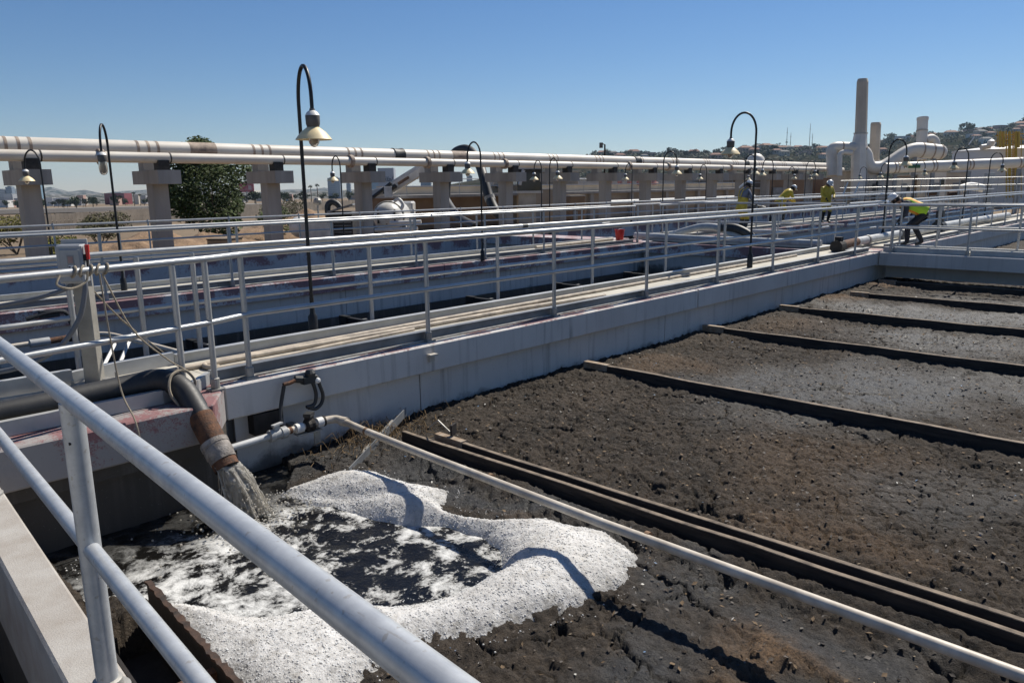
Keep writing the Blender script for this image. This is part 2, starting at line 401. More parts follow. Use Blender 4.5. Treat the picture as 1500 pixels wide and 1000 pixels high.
FOAM_OUT = [(1.42, 5.35), (1.45, 4.6), (1.42, 3.9), (1.40, 3.2), (1.5, 2.75), (2.05, 2.86), (2.36, 2.82), (2.62, 2.64), (3.12, 2.44), (3.53, 2.42), (3.93, 2.55), (4.1, 2.9),
            (4.02, 3.45), (3.74, 3.70), (3.60, 4.06), (3.90, 4.36), (3.72, 4.55), (3.74, 5.05), (3.45, 5.30), (2.95, 5.42)]
POOL = [(1.3, 6.2), (1.3, 4.75), (1.62, 4.38), (1.95, 3.82), (2.38, 3.50), (2.76, 3.18), (3.20, 3.14), (3.46, 3.40), (3.36, 3.90), (3.18, 4.40), (3.02, 4.95), (2.84, 5.3), (3.2, 5.75), (3.3, 6.2)]
WETS = [(8.2, 3.4, 1.5, 1.1, .9), (9.3, 2.6, 1.6, 1.2, 1), (10.2, 1.6, 1.0, 1.6, .8), (12.2, 3.0, 1.0, 1.4, .9), (14.7, 4.4, .9, 1.7, 1.2), (14.9, 2.8, .9, 1.6, 1.1), (16.9, 3.0, .6, 2, .6),
        (2.6, 2.0, .9, .35, .9), (3.9, 2.3, .5, .35, .9), (3.75, 1.3, .3, .7, .9), (3.0, 1.05, .3, .3, .6), (4.0, 3.9, .35, 1.3, 1.0), (4.0, 5.0, .6, .7, 1.0), (1.8, 1.7, .5, .6, .7), (6.2, 1.2, .7, .9, .5), (3.3, 5.7, 1.2, .4, .8)]
TANS = [(3.45, 1.5, .32, .35, 1), (3.1, .75, .4, .3, 1), (3.85, 3.75, .15, .3, .9), (18.1, 5.3, .5, .6, 1.2), (15.4, 5.6, .4, .4, 1), (6.2, 2.2, 1.0, .9, .35), (5.0, 1.6, .5, .7, .5), (12.2, 5.2, .7, .7, .4), (8.4, 5.3, .6, .5, .5), (2.7, 1.5, .3, .3, .6)]
def blobs(x, y, L):
    r = np.zeros(x.shape); wx = x+(fbm(x*1.5, y*1.5, 4, 41)-.5)*1.0; wy = y+(fbm(x*1.5, y*1.5, 4, 51)-.5)*1.0
    for (cx, cy, a, b, k) in L:
        d = np.hypot((wx-cx)/a, (wy-cy)/b); r = np.maximum(r, k*np.clip(1.6-d*1.3, 0, 1))
    return np.clip(r, 0, 1)
BEAMX = [4.29, 4.42, 7.57, 10.78, 13.4, 15.95, 18.25]
def sludge_z(x, y):
    lev = -.80+.045*np.clip((x-4.5)/.5, 0, 1)+.003*np.clip(x-5, 0, 14)+.085*np.exp(-((x-4.13)/.13)**2)
    wet = blobs(x, y, WETS)
    h = .075*(fbm(x*.9, y*.9, 4, 3)-.5)
    f1, f2 = worley(x*5.2+.9*fbm(x*3, y*3, 3, 5), y*5.2+.9*fbm(x*3, y*3, 3, 9), 11)
    m = np.clip((fbm(x*1.3, y*1.3, 4, 21)-.38)*4, 0, 1)*(1-.85*wet)
    clod = np.clip(.75-f1, 0, 1)*.034*m*(.4+1.1*vnoise(x*5.2, y*5.2, 77))
    g1, g2 = worley(x*13+2*fbm(x*6, y*6, 2, 15), y*13+2*fbm(x*6, y*6, 2, 19), 31)
    clod2 = np.clip(.8-g1, 0, 1)*.014*(.35+.65*m)*(1-.6*wet)
    c1, c2 = worley(x*1.9+.55*fbm(x*4, y*4, 4, 61), y*1.9+.55*fbm(x*4, y*4, 4, 71), 91)
    crack = np.exp(-((c2-c1)/.030)**2)*np.clip((fbm(x*.8, y*.8, 3, 33)-.38)*6, 0, 1)
    c1, c2 = worley(x*4.3+.8*fbm(x*5, y*5, 3, 63), y*4.3+.8*fbm(x*5, y*5, 3, 73), 95)
    crack2 = np.exp(-((c2-c1)/.045)**2)*np.clip((fbm(x*.9, y*.9, 3, 37)-.46)*6, 0, 1)
    wx = x+.10*fbm(x*5, y*5, 3, 171); wy = y+.10*fbm(x*5, y*5, 3, 175); rid = lambda f, s: 1-np.abs(2*vnoise(wx*f, wy*f, s)-1)
    rough = (.016*rid(6, 181)+.015*rid(13, 183)+.014*rid(27, 185)+.011*rid(50, 187)-.03)*(1-.6*wet)
    h1, h2 = worley(x*31, y*31, 141); clod2 = clod2+np.clip(.8-h1, 0, 1)*.006*(1-.5*wet)+.030*(fbm(x*24, y*24, 3, 151, .6)-.5)*(1-.4*wet)
    z = lev+h+clod+clod2-.065*crack-.035*crack2+rough
    tanb = blobs(x, y, TANS); z = z+.05*tanb*fbm(x*6, y*6, 4, 88)*1.3
    wall = np.clip(1-(5.95-y)/.7, 0, 1); z = z+.05*wall*fbm(x*2, y*2, 3, 55)
    # liquid under the pool, sunk below the water sheet
    d = np.maximum(sdf(x, y, POOL)+.05, sdf(x, y, FOAM_OUT)-.10); z = np.where(d > 0, np.minimum(z, -.87-np.clip(d, 0, .3)*.4), z)
    z = np.where((kn(x, y) < .595) & (y < KT), -1.25, z)
    for bx in BEAMX: z = np.where(np.abs(x-bx) < .13, np.minimum(z, -.672-.03*fbm(x*5, y*5, 3, 4)), z)
    return z
wetf = lambda x, y: blobs(x, y, WETS); tanf = lambda x, y: blobs(x, y, TANS)
def sludge(name, xs, ys):
    o = grid(name, xs, ys, sludge_z, 'sludge', attr={'wet': wetf, 'tan': tanf}); return o
xs1 = np.arange(1.06, 7.3, .0145); ys1 = np.arange(-.6, 6.06, .0145)
sl_ = sludge('sludge_bed', xs1, ys1); label(sl_, kind='structure')
xs2 = np.arange(xs1[-1], 12.0, .024); xs3 = np.arange(xs2[-1], 19.9, .04)
for nm, a, b in (('sludge_bed', xs2, np.arange(-.6, 6.08, .024)), ('sludge_bed', xs3, np.arange(-.6, 6.08, .035)),
                 ('sludge_bed', np.arange(1.06, 19.9, .12), np.arange(-12.04, -.5, .12)), ('sludge_bed', np.arange(19.9, 62, .25), np.arange(-12.04, 6.1, .25))):
    label(sludge(nm, a, b), kind='structure')

# ---- litter in the crust: shreds of pale plastic, leaves and straw nobody could count
def bits(name, n, cols, rngx, rngy, size, seed):
    r = np.random.default_rng(seed); mb = MB(); 
    x = r.uniform(*rngx, n); y = r.uniform(*rngy, n); k = sdf(x, y, POOL) < -.1; k &= sdf(x, y, FOAM_OUT) < 0
    for bx in BEAMX: k &= np.abs(x-bx) > .25
    x = x[k]; y = y[k]; z = sludge_z(x, y)
    for i in range(len(x)):
        s = size*r.uniform(.4, 1.5)*(1+x[i]*.05); a = r.uniform(0, 6.28); t = r.uniform(.25, 1); ti = r.uniform(-.5, .5)
        ux, uy = math.cos(a)*s, math.sin(a)*s; vx, vy = -math.sin(a)*s*t, math.cos(a)*s*t
        mb.k = int(r.integers(len(cols))); zz = z[i]+.006+s*.2
        mb._add([(x[i]-ux, y[i]-uy, zz-ti*s), (x[i]+vx*.7, y[i]+vy*.7, zz+.2*s), (x[i]+ux, y[i]+uy, zz+ti*s), (x[i]-vx, y[i]-vy, zz)], [(0, 1, 2, 3)])
    return label(build(mb, name, None, mats=cols), kind='stuff')
bits('litter_scraps', 1300, [pmat('pale_scrap', (.55, .53, .48), .7), pmat('leaf_scrap', (.22, .14, .07), .8), pmat('tan_scrap', (.36, .28, .19), .8), pmat('blue_scrap', (.08, .16, .28), .6)], (1.4, 19), (-1, 5.8), .0085, 3)
bits('straw_fragments', 11000, [pmat('leaf_litter', (.15, .10, .055), .9), pmat('dark_litter', (.03, .024, .02), .9), pmat('grey_litter', (.13, .115, .10), .9), pmat('mud_litter', (.07, .055, .042), .9)], (1.4, 15), (-.6, 5.8), .012, 4)
def crumbs(name, n, seed):
    r = np.random.default_rng(seed); x = 1.3+r.random(n)**1.5*12; y = r.uniform(-.5, 5.85, n); k = (sdf(x, y, POOL) < -.1) & (sdf(x, y, FOAM_OUT) < -.02)
    for bx in BEAMX: k &= np.abs(x-bx) > .12
    k &= fbm(x*1.1, y*1.1, 3, 5) > r.uniform(.3, .62, n); k &= r.random(n) > .75*blobs(x, y, WETS)
    x = x[k]; y = y[k]; z = sludge_z(x, y); m = len(x); s = r.uniform(.35, 1, m)**2*.017*(.7+.06*x)
    O = np.array([(1, 0, 0), (-1, 0, 0), (0, 1, 0), (0, -1, 0), (0, 0, 1), (0, 0, -1)], float); P = O[None]*r.uniform(.45, 1.15, (m, 6, 3))+r.normal(0, .16, (m, 6, 3)); P[:, :, 2] *= .4
    V = P*s[:, None, None]+np.stack([x, y, z+s*.15], 1)[:, None, :]; T8 = np.array([(0, 2, 4), (2, 1, 4), (1, 3, 4), (3, 0, 4), (2, 0, 5), (1, 2, 5), (3, 1, 5), (0, 3, 5)])
    F = (T8[None]+6*np.arange(m)[:, None, None]).reshape(-1, 3); V = V.reshape(-1, 3); off = np.array([7, 2.5, -.8])
    me = bpy.data.meshes.new(name); me.from_pydata((V-off).tolist(), [], F.tolist()); me.materials.append(MT['sludge']); me.update(); o = bpy.data.objects.new(name, me); col.objects.link(o); o.location = off; label(o, kind='stuff')
crumbs('sludge_crumbs', 12000, 8)
mb = MB(); r_ = random.Random(5)
for i in range(260):
    x = r_.gauss(4.25, .38); y = 5.72+r_.gauss(0, .16)
    if y > 5.98 or x < 3.3: continue
    z = float(sludge_z(np.array([x]), np.array([y]))[0]); a = r_.uniform(0, 6.28); l = r_.uniform(.05, .16); k = r_.uniform(.02, .14)
    mb.tube([(x, y, z-.01), (x+math.cos(a)*l*.5, y+math.sin(a)*l*.5, z+k), (x+math.cos(a)*l, y+math.sin(a)*l, z+k*.7)], .0022, 4)
label(build(mb, 'dry_straw', pmat('dry_straw', (.26, .17, .08), .9)), kind='stuff')

# ---- churned water and foam below the discharge
def waterm():
    t = T('churned_black_water'); p = t.pos()
    wv = t.n('ShaderNodeVectorMath', operation='SUBTRACT', i_0=t.noisec(p, 1.7, 4), i_1=(.5, .5, .5)).outputs[0]
    wp = t.add(p, t.scl(wv, (.20, .20, 0))); nz = t.noise(p, 7, 8, .7); x, y, z = t.sep(p)
    f1 = t.vor(wp, 4.2); f2 = t.vor(wp, 9.5); fine = t.noise(wp, 26, 6, .72); mid = t.noise(wp, 8.5, 6, .65)
    open_ = t.n('ShaderNodeVectorMath', operation='LENGTH', i_0=t.scl(t.add(p, (-2.85, -3.85, .83)), (1.45, .9, 0))).outputs['Value']
    dens = t.ramp(open_, (.12, .0), (.55, .08), (1.0, .18))
    v = t.ma('ADD', t.ma('ADD', t.ma('MULTIPLY', f1, .55), t.ma('MULTIPLY', f2, .28)), t.ma('ADD', t.ma('MULTIPLY', t.ma('SUBTRACT', mid, .5), 1.0), t.ma('ADD', t.ma('MULTIPLY', t.ma('SUBTRACT', fine, .5), .9), dens)))
    m1 = t.ramp(v, (.50, 0.0), (.57, .28), (.66, .62), (.84, 1.0))
    farm = t.n('ShaderNodeMapRange', i_0=t.ma('ADD', t.ma('SUBTRACT', y, t.ma('MULTIPLY', x, .10)), t.ma('MULTIPLY', t.ma('SUBTRACT', nz, .5), 1.0))); farm.inputs[1].default_value = 4.55; farm.inputs[2].default_value = 5.15; farm.inputs[3].default_value = 1; farm.inputs[4].default_value = .06
    m = t.ma('MULTIPLY', m1, farm.outputs[0])
    c = t.mix(m, t.mix(t.noise(p, 5, 5), (.003, .003, .0035), (.010, .009, .0075)), (.62, .62, .60))
    t.set(Base_Color=c, Roughness=t.ma('ADD', t.ma('MULTIPLY', m, .55), .10), Normal=t.bump(t.ma('ADD', t.ma('MULTIPLY', m, 1.2), t.ma('MULTIPLY', t.noise(p, 26, 5, .6), .9)), .42, .02))
    t.b.inputs['Specular IOR Level'].default_value = .3
    return t.m
def water_z(x, y):
    j = np.exp(-(((x-2.47)/.45)**2+((y-5.12)/.45)**2))
    dz = np.where((kn(x, y) < .58) & (y < KT), -.4, 0.0)
    return dz-.835+.030*(fbm(x*5, y*5, 4, 8)-.5)*(1+2.2*j)+.05*j*fbm(x*9, y*9, 3, 2)
o = grid('water_pool', np.arange(1.06, 4.1, .02), np.arange(2.5, 6.06, .02), water_z, waterm(), keep=lambda x, y: np.maximum(sdf(x, y, POOL)+.1, sdf(x, y, FOAM_OUT)-.05) > 0)
label(o, kind='structure')
def foamm():
    t = T('bubbly_foam'); p = t.pos()
    v1 = t.noise(p, 95, 3, .7); v2 = t.noise(p, 36, 3, .65); nz = t.noise(p, 3, 6, .6); n2 = t.noise(p, 22, 6, .7)
    c = t.mix(t.ramp(nz, (.35, 0.0), (.7, 1.0)), (.50, .485, .46), (.68, .67, .65))
    pits = t.ramp(t.ma('ADD', t.ma('MULTIPLY', v2, .65), t.ma('MULTIPLY', n2, .35)), (.53, 0.0), (.60, 1.0))
    c = t.mix(t.ma('MULTIPLY', pits, .42), c, (.25, .235, .21)); big = t.ramp(t.noise(p, 11, 4, .6), (.56, 0.0), (.68, 1.0)); c = t.mix(t.ma('MULTIPLY', big, .35), c, (.30, .27, .22))
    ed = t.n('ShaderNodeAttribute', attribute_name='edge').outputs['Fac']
    c = t.mix(t.ma('MULTIPLY', ed, t.ramp(n2, (.35, .15), (.6, .95))), c, (.07, .065, .06))  # rim darkened: dirty tint plus the outer slope's shading put into colour
    t.set(Base_Color=c, Roughness=.7, Subsurface_Weight=.55, Subsurface_Scale=.045, Normal=t.bump(t.ma('ADD', t.ma('MULTIPLY', v1, 1.0), t.ma('MULTIPLY', v2, 1.4)), .7, .012))
    t.b.inputs['Subsurface Radius'].default_value = (1, .9, .8); return t.m
def foam_d(x, y):
    nx = (fbm(x*2.1, y*2.1, 3, 101, .4)-.5)*.30
    d = np.minimum(sdf(x, y, FOAM_OUT), -sdf(x, y, POOL)+.02); d = np.where(y < KT+.05, np.minimum(d, (kn(x, y)-.575)*3), d)
    return d+nx*np.clip(1.0, 0, 1)*.6
def foam_z(x, y):
    d = np.clip(foam_d(x, y), 0, 1); hmax = .15+.08*np.exp(-(((x-3.40)/.32)**2+((y-4.55)/.8)**2))+.05*np.exp(-(((x-3.4)/.55)**2+((y-2.95)/.45)**2))
    h = hmax*(1-np.exp(-d/.16))*(.80+.42*fbm(x*1.5, y*1.5, 2, 111))
    # a fold shaped into the foam to stand for the pipe's shadow
    shadow_groove = np.exp(-((((x-3.28)*.86+(y-4.62)*.5))/.055)**2)*np.exp(-((y-4.55)/.75)**2); h = h-.022*shadow_groove*np.clip(d/.1, 0, 1)
    f1, f2 = worley(x*24, y*24, 121); g1, g2 = worley(x*9+fbm(x*5, y*5, 2, 4), y*9, 125)
    h = h+(np.clip(.7-f1, 0, 1)*.005+np.clip(.7-g1, 0, 1)*.008+.010*(fbm(x*16, y*16, 4, 131, .65)-.5))*np.clip(d/.06, 0, 1)
    return -.862+h
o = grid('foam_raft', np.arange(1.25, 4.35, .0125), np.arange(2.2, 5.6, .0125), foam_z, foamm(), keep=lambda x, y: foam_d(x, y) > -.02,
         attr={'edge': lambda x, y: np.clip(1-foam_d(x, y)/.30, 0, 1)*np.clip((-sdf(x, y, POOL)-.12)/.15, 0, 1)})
label(o, kind='stuff')

def bubbles(name, n, seed):
    r = np.random.default_rng(seed); ph = (1+5**.5)/2
    I = np.array([(-1, ph, 0), (1, ph, 0), (-1, -ph, 0), (1, -ph, 0), (0, -1, ph), (0, 1, ph), (0, -1, -ph), (0, 1, -ph), (ph, 0, -1), (ph, 0, 1), (-ph, 0, -1), (-ph, 0, 1)], float); I /= np.linalg.norm(I[0])
    T20 = np.array([(0, 11, 5), (0, 5, 1), (0, 1, 7), (0, 7, 10), (0, 10, 11), (1, 5, 9), (5, 11, 4), (11, 10, 2), (10, 7, 6), (7, 1, 8), (3, 9, 4), (3, 4, 2), (3, 2, 6), (3, 6, 8), (3, 8, 9), (4, 9, 5), (2, 4, 11), (6, 2, 10), (8, 6, 7), (9, 8, 1)])
    x = r.uniform(1.3, 4.3, n); y = r.uniform(2.2, 5.6, n); d = foam_d(x, y); k = (d > -.10) & (r.random(n) < np.where(d < .0, .4*np.exp(d/.025), np.where(d < .12, .85, .55)))
    k &= ~((kn(x, y) < .6) & (y < KT)); x = x[k]; y = y[k]; d = d[k]; m = len(x)
    inp = sdf(x, y, POOL) > -.02
    z = np.where(d > 0, foam_z(x, y), np.where(inp, water_z(x, y), sludge_z(x, y))); s = r.uniform(.25, 1, m)**2.2*.0055+.0022
    V = (I[None]*s[:, None, None]*np.array([1, 1, .75])+np.stack([x, y, z], 1)[:, None, :]).reshape(-1, 3); F = (T20[None]+12*np.arange(m)[:, None, None]).reshape(-1, 3); off = np.array([2.8, 3.9, -.85])
    me = bpy.data.meshes.new(name); me.from_pydata((V-off).tolist(), [], F.tolist()); smooth(me); me.materials.append(bpy.data.materials['bubbly_foam']); me.update(); o = bpy.data.objects.new(name, me); col.objects.link(o); o.location = off; label(o, kind='stuff')
bubbles('foam_bubbles', 40000, 12)

# ================================================================== TANK WALLS, WALKWAYS
def wall_thing(lab, loc): return thing('tank_wall', loc, lab, 'wall')
# main wall between the sludge tank and the dark tank behind
W1 = wall_thing('long grey painted tank wall with pinkish flaking coping beside the sludge', (9, 6.2, -3))
g_ = .006
for nm, m, poly in (('coping', 'cop0', [(-8, 5.52), (2.46, 5.52), (2.50, 5.52), (2.78, 5.93), (2.78, 7.0), (-8, 7.0)]),
                    ('coping', 'cop1', [(2.78+g_, 5.93), (10.46, 5.93), (10.46, 7.0), (2.78+g_, 7.0)]),
                    ('coping', 'cop1', [(10.46+.02, 5.93), (18.55, 5.93), (18.55, 7.0), (10.46+.02, 7.0)])):
    build(MB().prism(poly, -.29, 0), nm, m, W1, bev=.012)
for a, b in ((2.9, 4.95), (4.965, 9.7), (9.715, 18.55)):
    build(MB().bx(a, b, 6.04, 6.98, -3.1, -.291), 'wall_panel', 'wall', W1)
build(MB().prism([(-8, 5.68), (2.55, 5.68), (2.9-.004, 6.06), (2.9-.004, 6.98), (-8, 6.98)], -3.1, -.291), 'wall_panel', 'wall_stain_shade', W1)
build(MB().bx(-8, 2.5, 5.60, 5.678, -.40, -.292), 'ledge', 'wall_stain_shade', W1)
# small pale brackets cast on the coping face
for x in (5.02,):
    b = build(MB().bx(x-.05, x+.05, 5.86, 5.928, -.11, -.09).bx(x-.035, x+.035, 5.90, 5.928, -.17, -.111), 'bracket', 'conc', W1)
W1b = wall_thing('tank wall running on beyond the cross walkway, beside the grey pipe', (40, 6.2, -3))
for a, b in ((19.75, 30), (30.02, 41), (41.02, 62)): build(MB().bx(a, b, 5.93, 7.0, -.29, 0), 'coping', 'cop1', W1b, bev=.012)
build(MB().bx(19.75, 62, 6.04, 6.98, -3.1, -.291), 'wall_panel', 'wall', W1b)
W2 = wall_thing('second tank wall with red paint peeling off its coping face', (5, 13, -3))
Z2 = -.05; cuts = [-12, -3.2, 3.9, 11.0, 18.55]
for a, b in zip(cuts[:-1], cuts[1:]): build(MB().bx(a+.012, b, 12.42, 13.6, Z2-.29, Z2), 'coping', 'cop2', W2, bev=.012)
for a, b in zip([-12, 8.5], [8.488, 18.55]): build(MB().bx(a, b, 12.52, 13.5, -3.1, Z2-.291), 'wall_panel', 'wall2', W2)
build(MB().bx(-12, 18.5, 12.44, 12.518, -1.0, -.84), 'ledge', 'wall_stain_shade', W2)
W2b = wall_thing('second tank wall continuing behind the workers in yellow', (40, 13, -3))
build(MB().bx(19.75, 62, 12.42, 13.6, Z2-.29, Z2), 'coping', 'cop2', W2b, bev=.012); build(MB().bx(19.75, 62, 12.52, 13.5, -3.1, Z2-.291), 'wall_panel', 'wall2', W2b)
W3 = wall_thing('farthest long tank wall, bluish grey with red flakes, near the pipe rack', (15, 19.5, -3))
Z3 = -.12
for a, b in ((-14, 2), (2.02, 16), (16.02, 34), (34.02, 62)): build(MB().bx(a, b, 19.0, 20.3, Z3-.45, Z3), 'coping', 'cop2', W3, bev=.012)
build(MB().bx(-14, 62, 19.1, 20.2, -3.1, Z3-.451), 'wall_panel', 'wall_stain_shade', W3)
WX = wall_thing('cross wall spanning the tanks under the far walkway', (19.2, 0, -3))
for a, b in ((-12, 1.8), (1.82, 5.92)): build(MB().bx(18.6, 19.72, a, b, -.30, 0), 'coping', 'crosswall', WX, bev=.012)
for a, b in ((7.02, 12.40), (13.62, 18.98)): build(MB().bx(18.6, 19.72, a, b, -.32, -.02), 'coping', 'cop2', WX, bev=.012)
build(MB().bx(19.2, 19.7, -12, 5.92, -.62, -.301), 'beam', 'wall', WX)
for a, b in ((7.0, 12.42), (13.6, 19.0)): build(MB().bx(18.72, 19.6, a, b, -3.1, -.321), 'wall_panel', 'wall', WX)
build(MB().bx(18.56, 19.74, 5.93, 7.0, -.30, -.002), 'coping', 'cop1', WX); build(MB().bx(18.56, 19.74, 12.42, 13.6, Z2-.29, Z2-.002), 'coping', 'cop2', WX)
build(MB().bx(18.56, 19.74, 6.04, 6.98, -3.1, -.301), 'wall_panel', 'wall', WX); build(MB().bx(18.56, 19.74, 12.52, 13.5, -3.1, Z2-.291), 'wall_panel', 'wall', WX)
# dark liquor in the half drained tanks
def dwm():
    t = T('dark_tank_liquor'); p = t.pos(); t.set(Base_Color=(.008, .008, .009), Roughness=.12, Normal=t.bump(t.noise(p, 6, 5), .2, .02)); return t.m
MT['dw'] = dwm()
for a, b, c, d, z in ((-12, 18.6, 6.98, 12.52, -1.0), (-12, 18.6, 13.5, 19.1, -1.1), (19.7, 62, 6.98, 12.52, -1.0), (19.7, 62, 13.5, 19.1, -1.1)):
    label(build(MB()._add([(a, c, z), (b, c, z), (b, d, z), (a, d, z)], [(0, 1, 2, 3)]), 'water', 'dw'), kind='structure')
# end walls on the left
WE = wall_thing('end wall closing the tanks at the left, mostly hidden', (-12, 13, -3)); build(MB().bx(-12.3, -12.01, 7, 19, -3.1, -.1), 'wall_panel', 'wall', WE)
# near kerb that carries the foreground railing
def kp(s, n, z): q = KO+KD*s+KN*n; return (q[0], q[1], z)
def kpoly(n0, n1, s0=-9, s1=2.95): return [kp(s0, n0, 0)[:2], kp(s0, n1, 0)[:2], kp(s1, n1, 0)[:2], kp(s1, n0, 0)[:2]]
KZ = -.13
KN1 = .105
KW = thing('near_kerb', (.8, 0, -3), 'sunlit concrete kerb with rust stain under the foreground railing', 'kerb')
build(MB().prism(kpoly(-.105, .075), -.62, KZ), 'kerb_top', 'kerb', KW, bev=.012)
def speckm():
    t = T('tar_splashed_white_wall'); p = t.pos(); b = t.ramp(t.noise(t.scl(p, (1, 1, .5)), 22, 4, .55), (.57, 0.0), (.60, 1.0)); r2 = t.ramp(t.noise(p, 5, 4), (.56, 0.0), (.6, 1.0))
    c = t.mix(b, (.24, .23, .215), (.03, .025, .02)); c = t.mix(r2, c, (.16, .06, .025)); t.set(Base_Color=c, Roughness=.8); return t.m
build(MB().prism(kpoly(.09, .26), -3.1, -.72), 'wall_panel', speckm(), KW)
build(MB().prism(kpoly(-.10, .088), -3.1, -.622), 'wall_panel', 'wall_stain_shade', KW)
TR = thing('scum_trough', (1.2, 2, -1), 'rusty black steel scum trough along the near tank edge', 'trough')
build(MB().prism(kpoly(.262, .28, -6, 1.65), -1.05, -.66).prism(kpoly(.28, .585, -6, 1.65), -1.05, -1.03), 'channel', 'iron', TR)
build(MB().prism(kpoly(.585, .60, -6, 1.65), -1.08, -.60), 'lip', 'iron', TR)
def ragged(n0, n1, s0, s1, z, seed):
    r = random.Random(seed); mb = MB(); k = int((s1-s0)/.03); top = []
    for i in range(k+1):
        s = s0+(s1-s0)*i/k; a = n0+r.uniform(-.006, .004); b = n1+r.uniform(-.005, .012); zz = z+r.uniform(-.004, .006)
        top += [kp(s, a, zz), kp(s, b, zz+r.uniform(-.006, .004)), kp(s, a, zz-.014), kp(s, b, zz-.016)]
    f = []
    for i in range(k): o = 4*i; f += [(o, o+1, o+5, o+4), (o+1, o+3, o+7, o+5), (o+2, o, o+4, o+6), (o+3, o+2, o+6, o+7)]
    return mb._add(top, f)
build(ragged(.578, .606, -6, 1.65, -.592, 2), 'rusted_edge', pmat('dark_rusted_edge', (.065, .034, .021), .85, .1, .7, 14, c2=(.02, .016, .014), bump=.6), TR)
for s in (.62, -.02, -.55, -1.2): build(MB().prism([kp(s, .28, 0)[:2], kp(s+.05, .28, 0)[:2], kp(s+.07, .585, 0)[:2], kp(s+.015, .585, 0)[:2]], -.72, -.655), 'brace', 'rust', TR)
r_ = random.Random(3); mb = MB()
for i in range(16): mb.box(kp(-.02+r_.uniform(-.05, .07), r_.uniform(.36, .6), -.64+r_.uniform(0, .015)), (r_.uniform(.02, .06), r_.uniform(.02, .05), r_.uniform(.008, .02)), r_.uniform(0, 3), Matrix.Rotation(r_.uniform(-.4, .4), 3, 'X'))
build(mb, 'rust_scale', pmat('rust_scale_flakes', (.30, .21, .15), .9, 0, .6, 30, c2=(.10, .05, .03)), TR)
# the dark channel beside the kerb and the deck the viewer stands on
label(build(MB()._add([(-1.2, -12, -1.15), (.95, -12, -1.15), (.95, 9, -1.15), (-1.2, 9, -1.15)], [(0, 1, 2, 3)]), 'water', 'dw'), kind='structure')
label(build(MB().bx(-3.2, -.55, -12, 5.4, -.3, -.02), 'near_walkway', 'conc'), kind='structure')

# ---- decks: front channel toned as shaded, sandy deck, pale back channel
def walkway(lab, X0, X1, yf, z0, left=None, seg=6.0):
    t = thing('walkway', ((X0+X1)/2, yf+.4, z0), lab, 'walkway')
    y0, y1, y2, y3 = yf+.21, yf+.27, yf+.93, yf+.99
    x = X0
    while x < X1-.01:
        e = min(x+seg, X1)
        build(MB().bx(x+.004, e-.004, y1+.001, y2-.001, z0+.004, z0+.055), 'deck_panel', 'deck', t)
        build(MB().bx(x+.004, e-.004, y2, y3, z0+.004, z0+.15).bx(x+.004, e-.004, y2-.035, y2-.0005, z0+.138, z0+.150), 'back_channel', 'alu', t)
        m = MB().bx(x+.003, e-.003, y0+.012, y1, z0+.004, z0+.108).bx(x+.003, e-.003, y0-.025, y0+.011, z0+.096, z0+.108).bx(x+.003, e-.003, y0-.03, y0+.011, z0+.004, z0+.016)
        build(m, 'front_channel', 'aludark', t); x = e
    build(MB().tube([(X0, y0-.05, z0+.014), (X1, y0-.05, z0+.014)], .011, 6), 'conduit', 'steel', t)
    return t
K1 = walkway('sandy walkway deck between the two nearest long railings, hoses lying on it', 2.78, 18.6, 5.93, 0)
build(MB().prism([(-8, 5.86), (2.28, 5.86), (2.55, 5.98), (2.72, 6.16), (2.776, 6.3), (2.776, 6.86), (-8, 6.86)], .004, .056), 'deck_panel', 'deck', K1)
build(MB().prism([(-8, 5.80), (2.24, 5.80), (2.24, 5.855), (-8, 5.855)], .004, .11).prism([(2.24, 5.80), (2.58, 5.94), (2.55, 5.975), (2.24, 5.855)], .004, .104).prism([(2.58, 5.94), (2.77, 6.13), (2.74, 6.16), (2.55, 5.975)], .004, .104), 'front_channel', 'alu', K1)
build(MB().bx(-8, 1.9, 6.72, 6.78, .057, .19).prism([(1.9, 6.72), (2.25, 6.80), (2.772, 6.84), (2.772, 6.92), (2.25, 6.87), (1.9, 6.78)], .057, .17), 'back_channel', 'alu', K1)
K1b = walkway('walkway deck carrying the large grey pipe past the cross walkway', 19.75, 62, 5.93, 0, seg=10)
K2 = walkway('second walkway deck behind the dark tank', -12, 18.5, 12.42, Z2)
K2b = walkway('far walkway deck where the yellow suited workers stand', 19.75, 62, 12.42, Z2, seg=10)
K3 = walkway('farthest walkway deck in front of the pipe rack', -14, 62, 19.1, Z3, seg=19)
KX = thing('walkway', (19.2, 0, 0), 'cross walkway deck bridging the far end of the sludge tank', 'walkway')
build(MB().bx(18.87, 19.45, -12, 5.9, .004, .055), 'deck_panel', 'deck', KX); build(MB().bx(18.80, 18.866, -12, 4.12, .004, .12).bx(18.80, 18.866, 4.2, 5.9, .004, .12), 'front_channel', 'alu', KX); build(MB().bx(19.455, 19.52, -12, 5.9, .004, .12), 'back_channel', 'alu', KX)
build(MB().bx(18.87, 19.45, 7.0, 12.4, .004, .055), 'deck_panel', 'deck', KX)

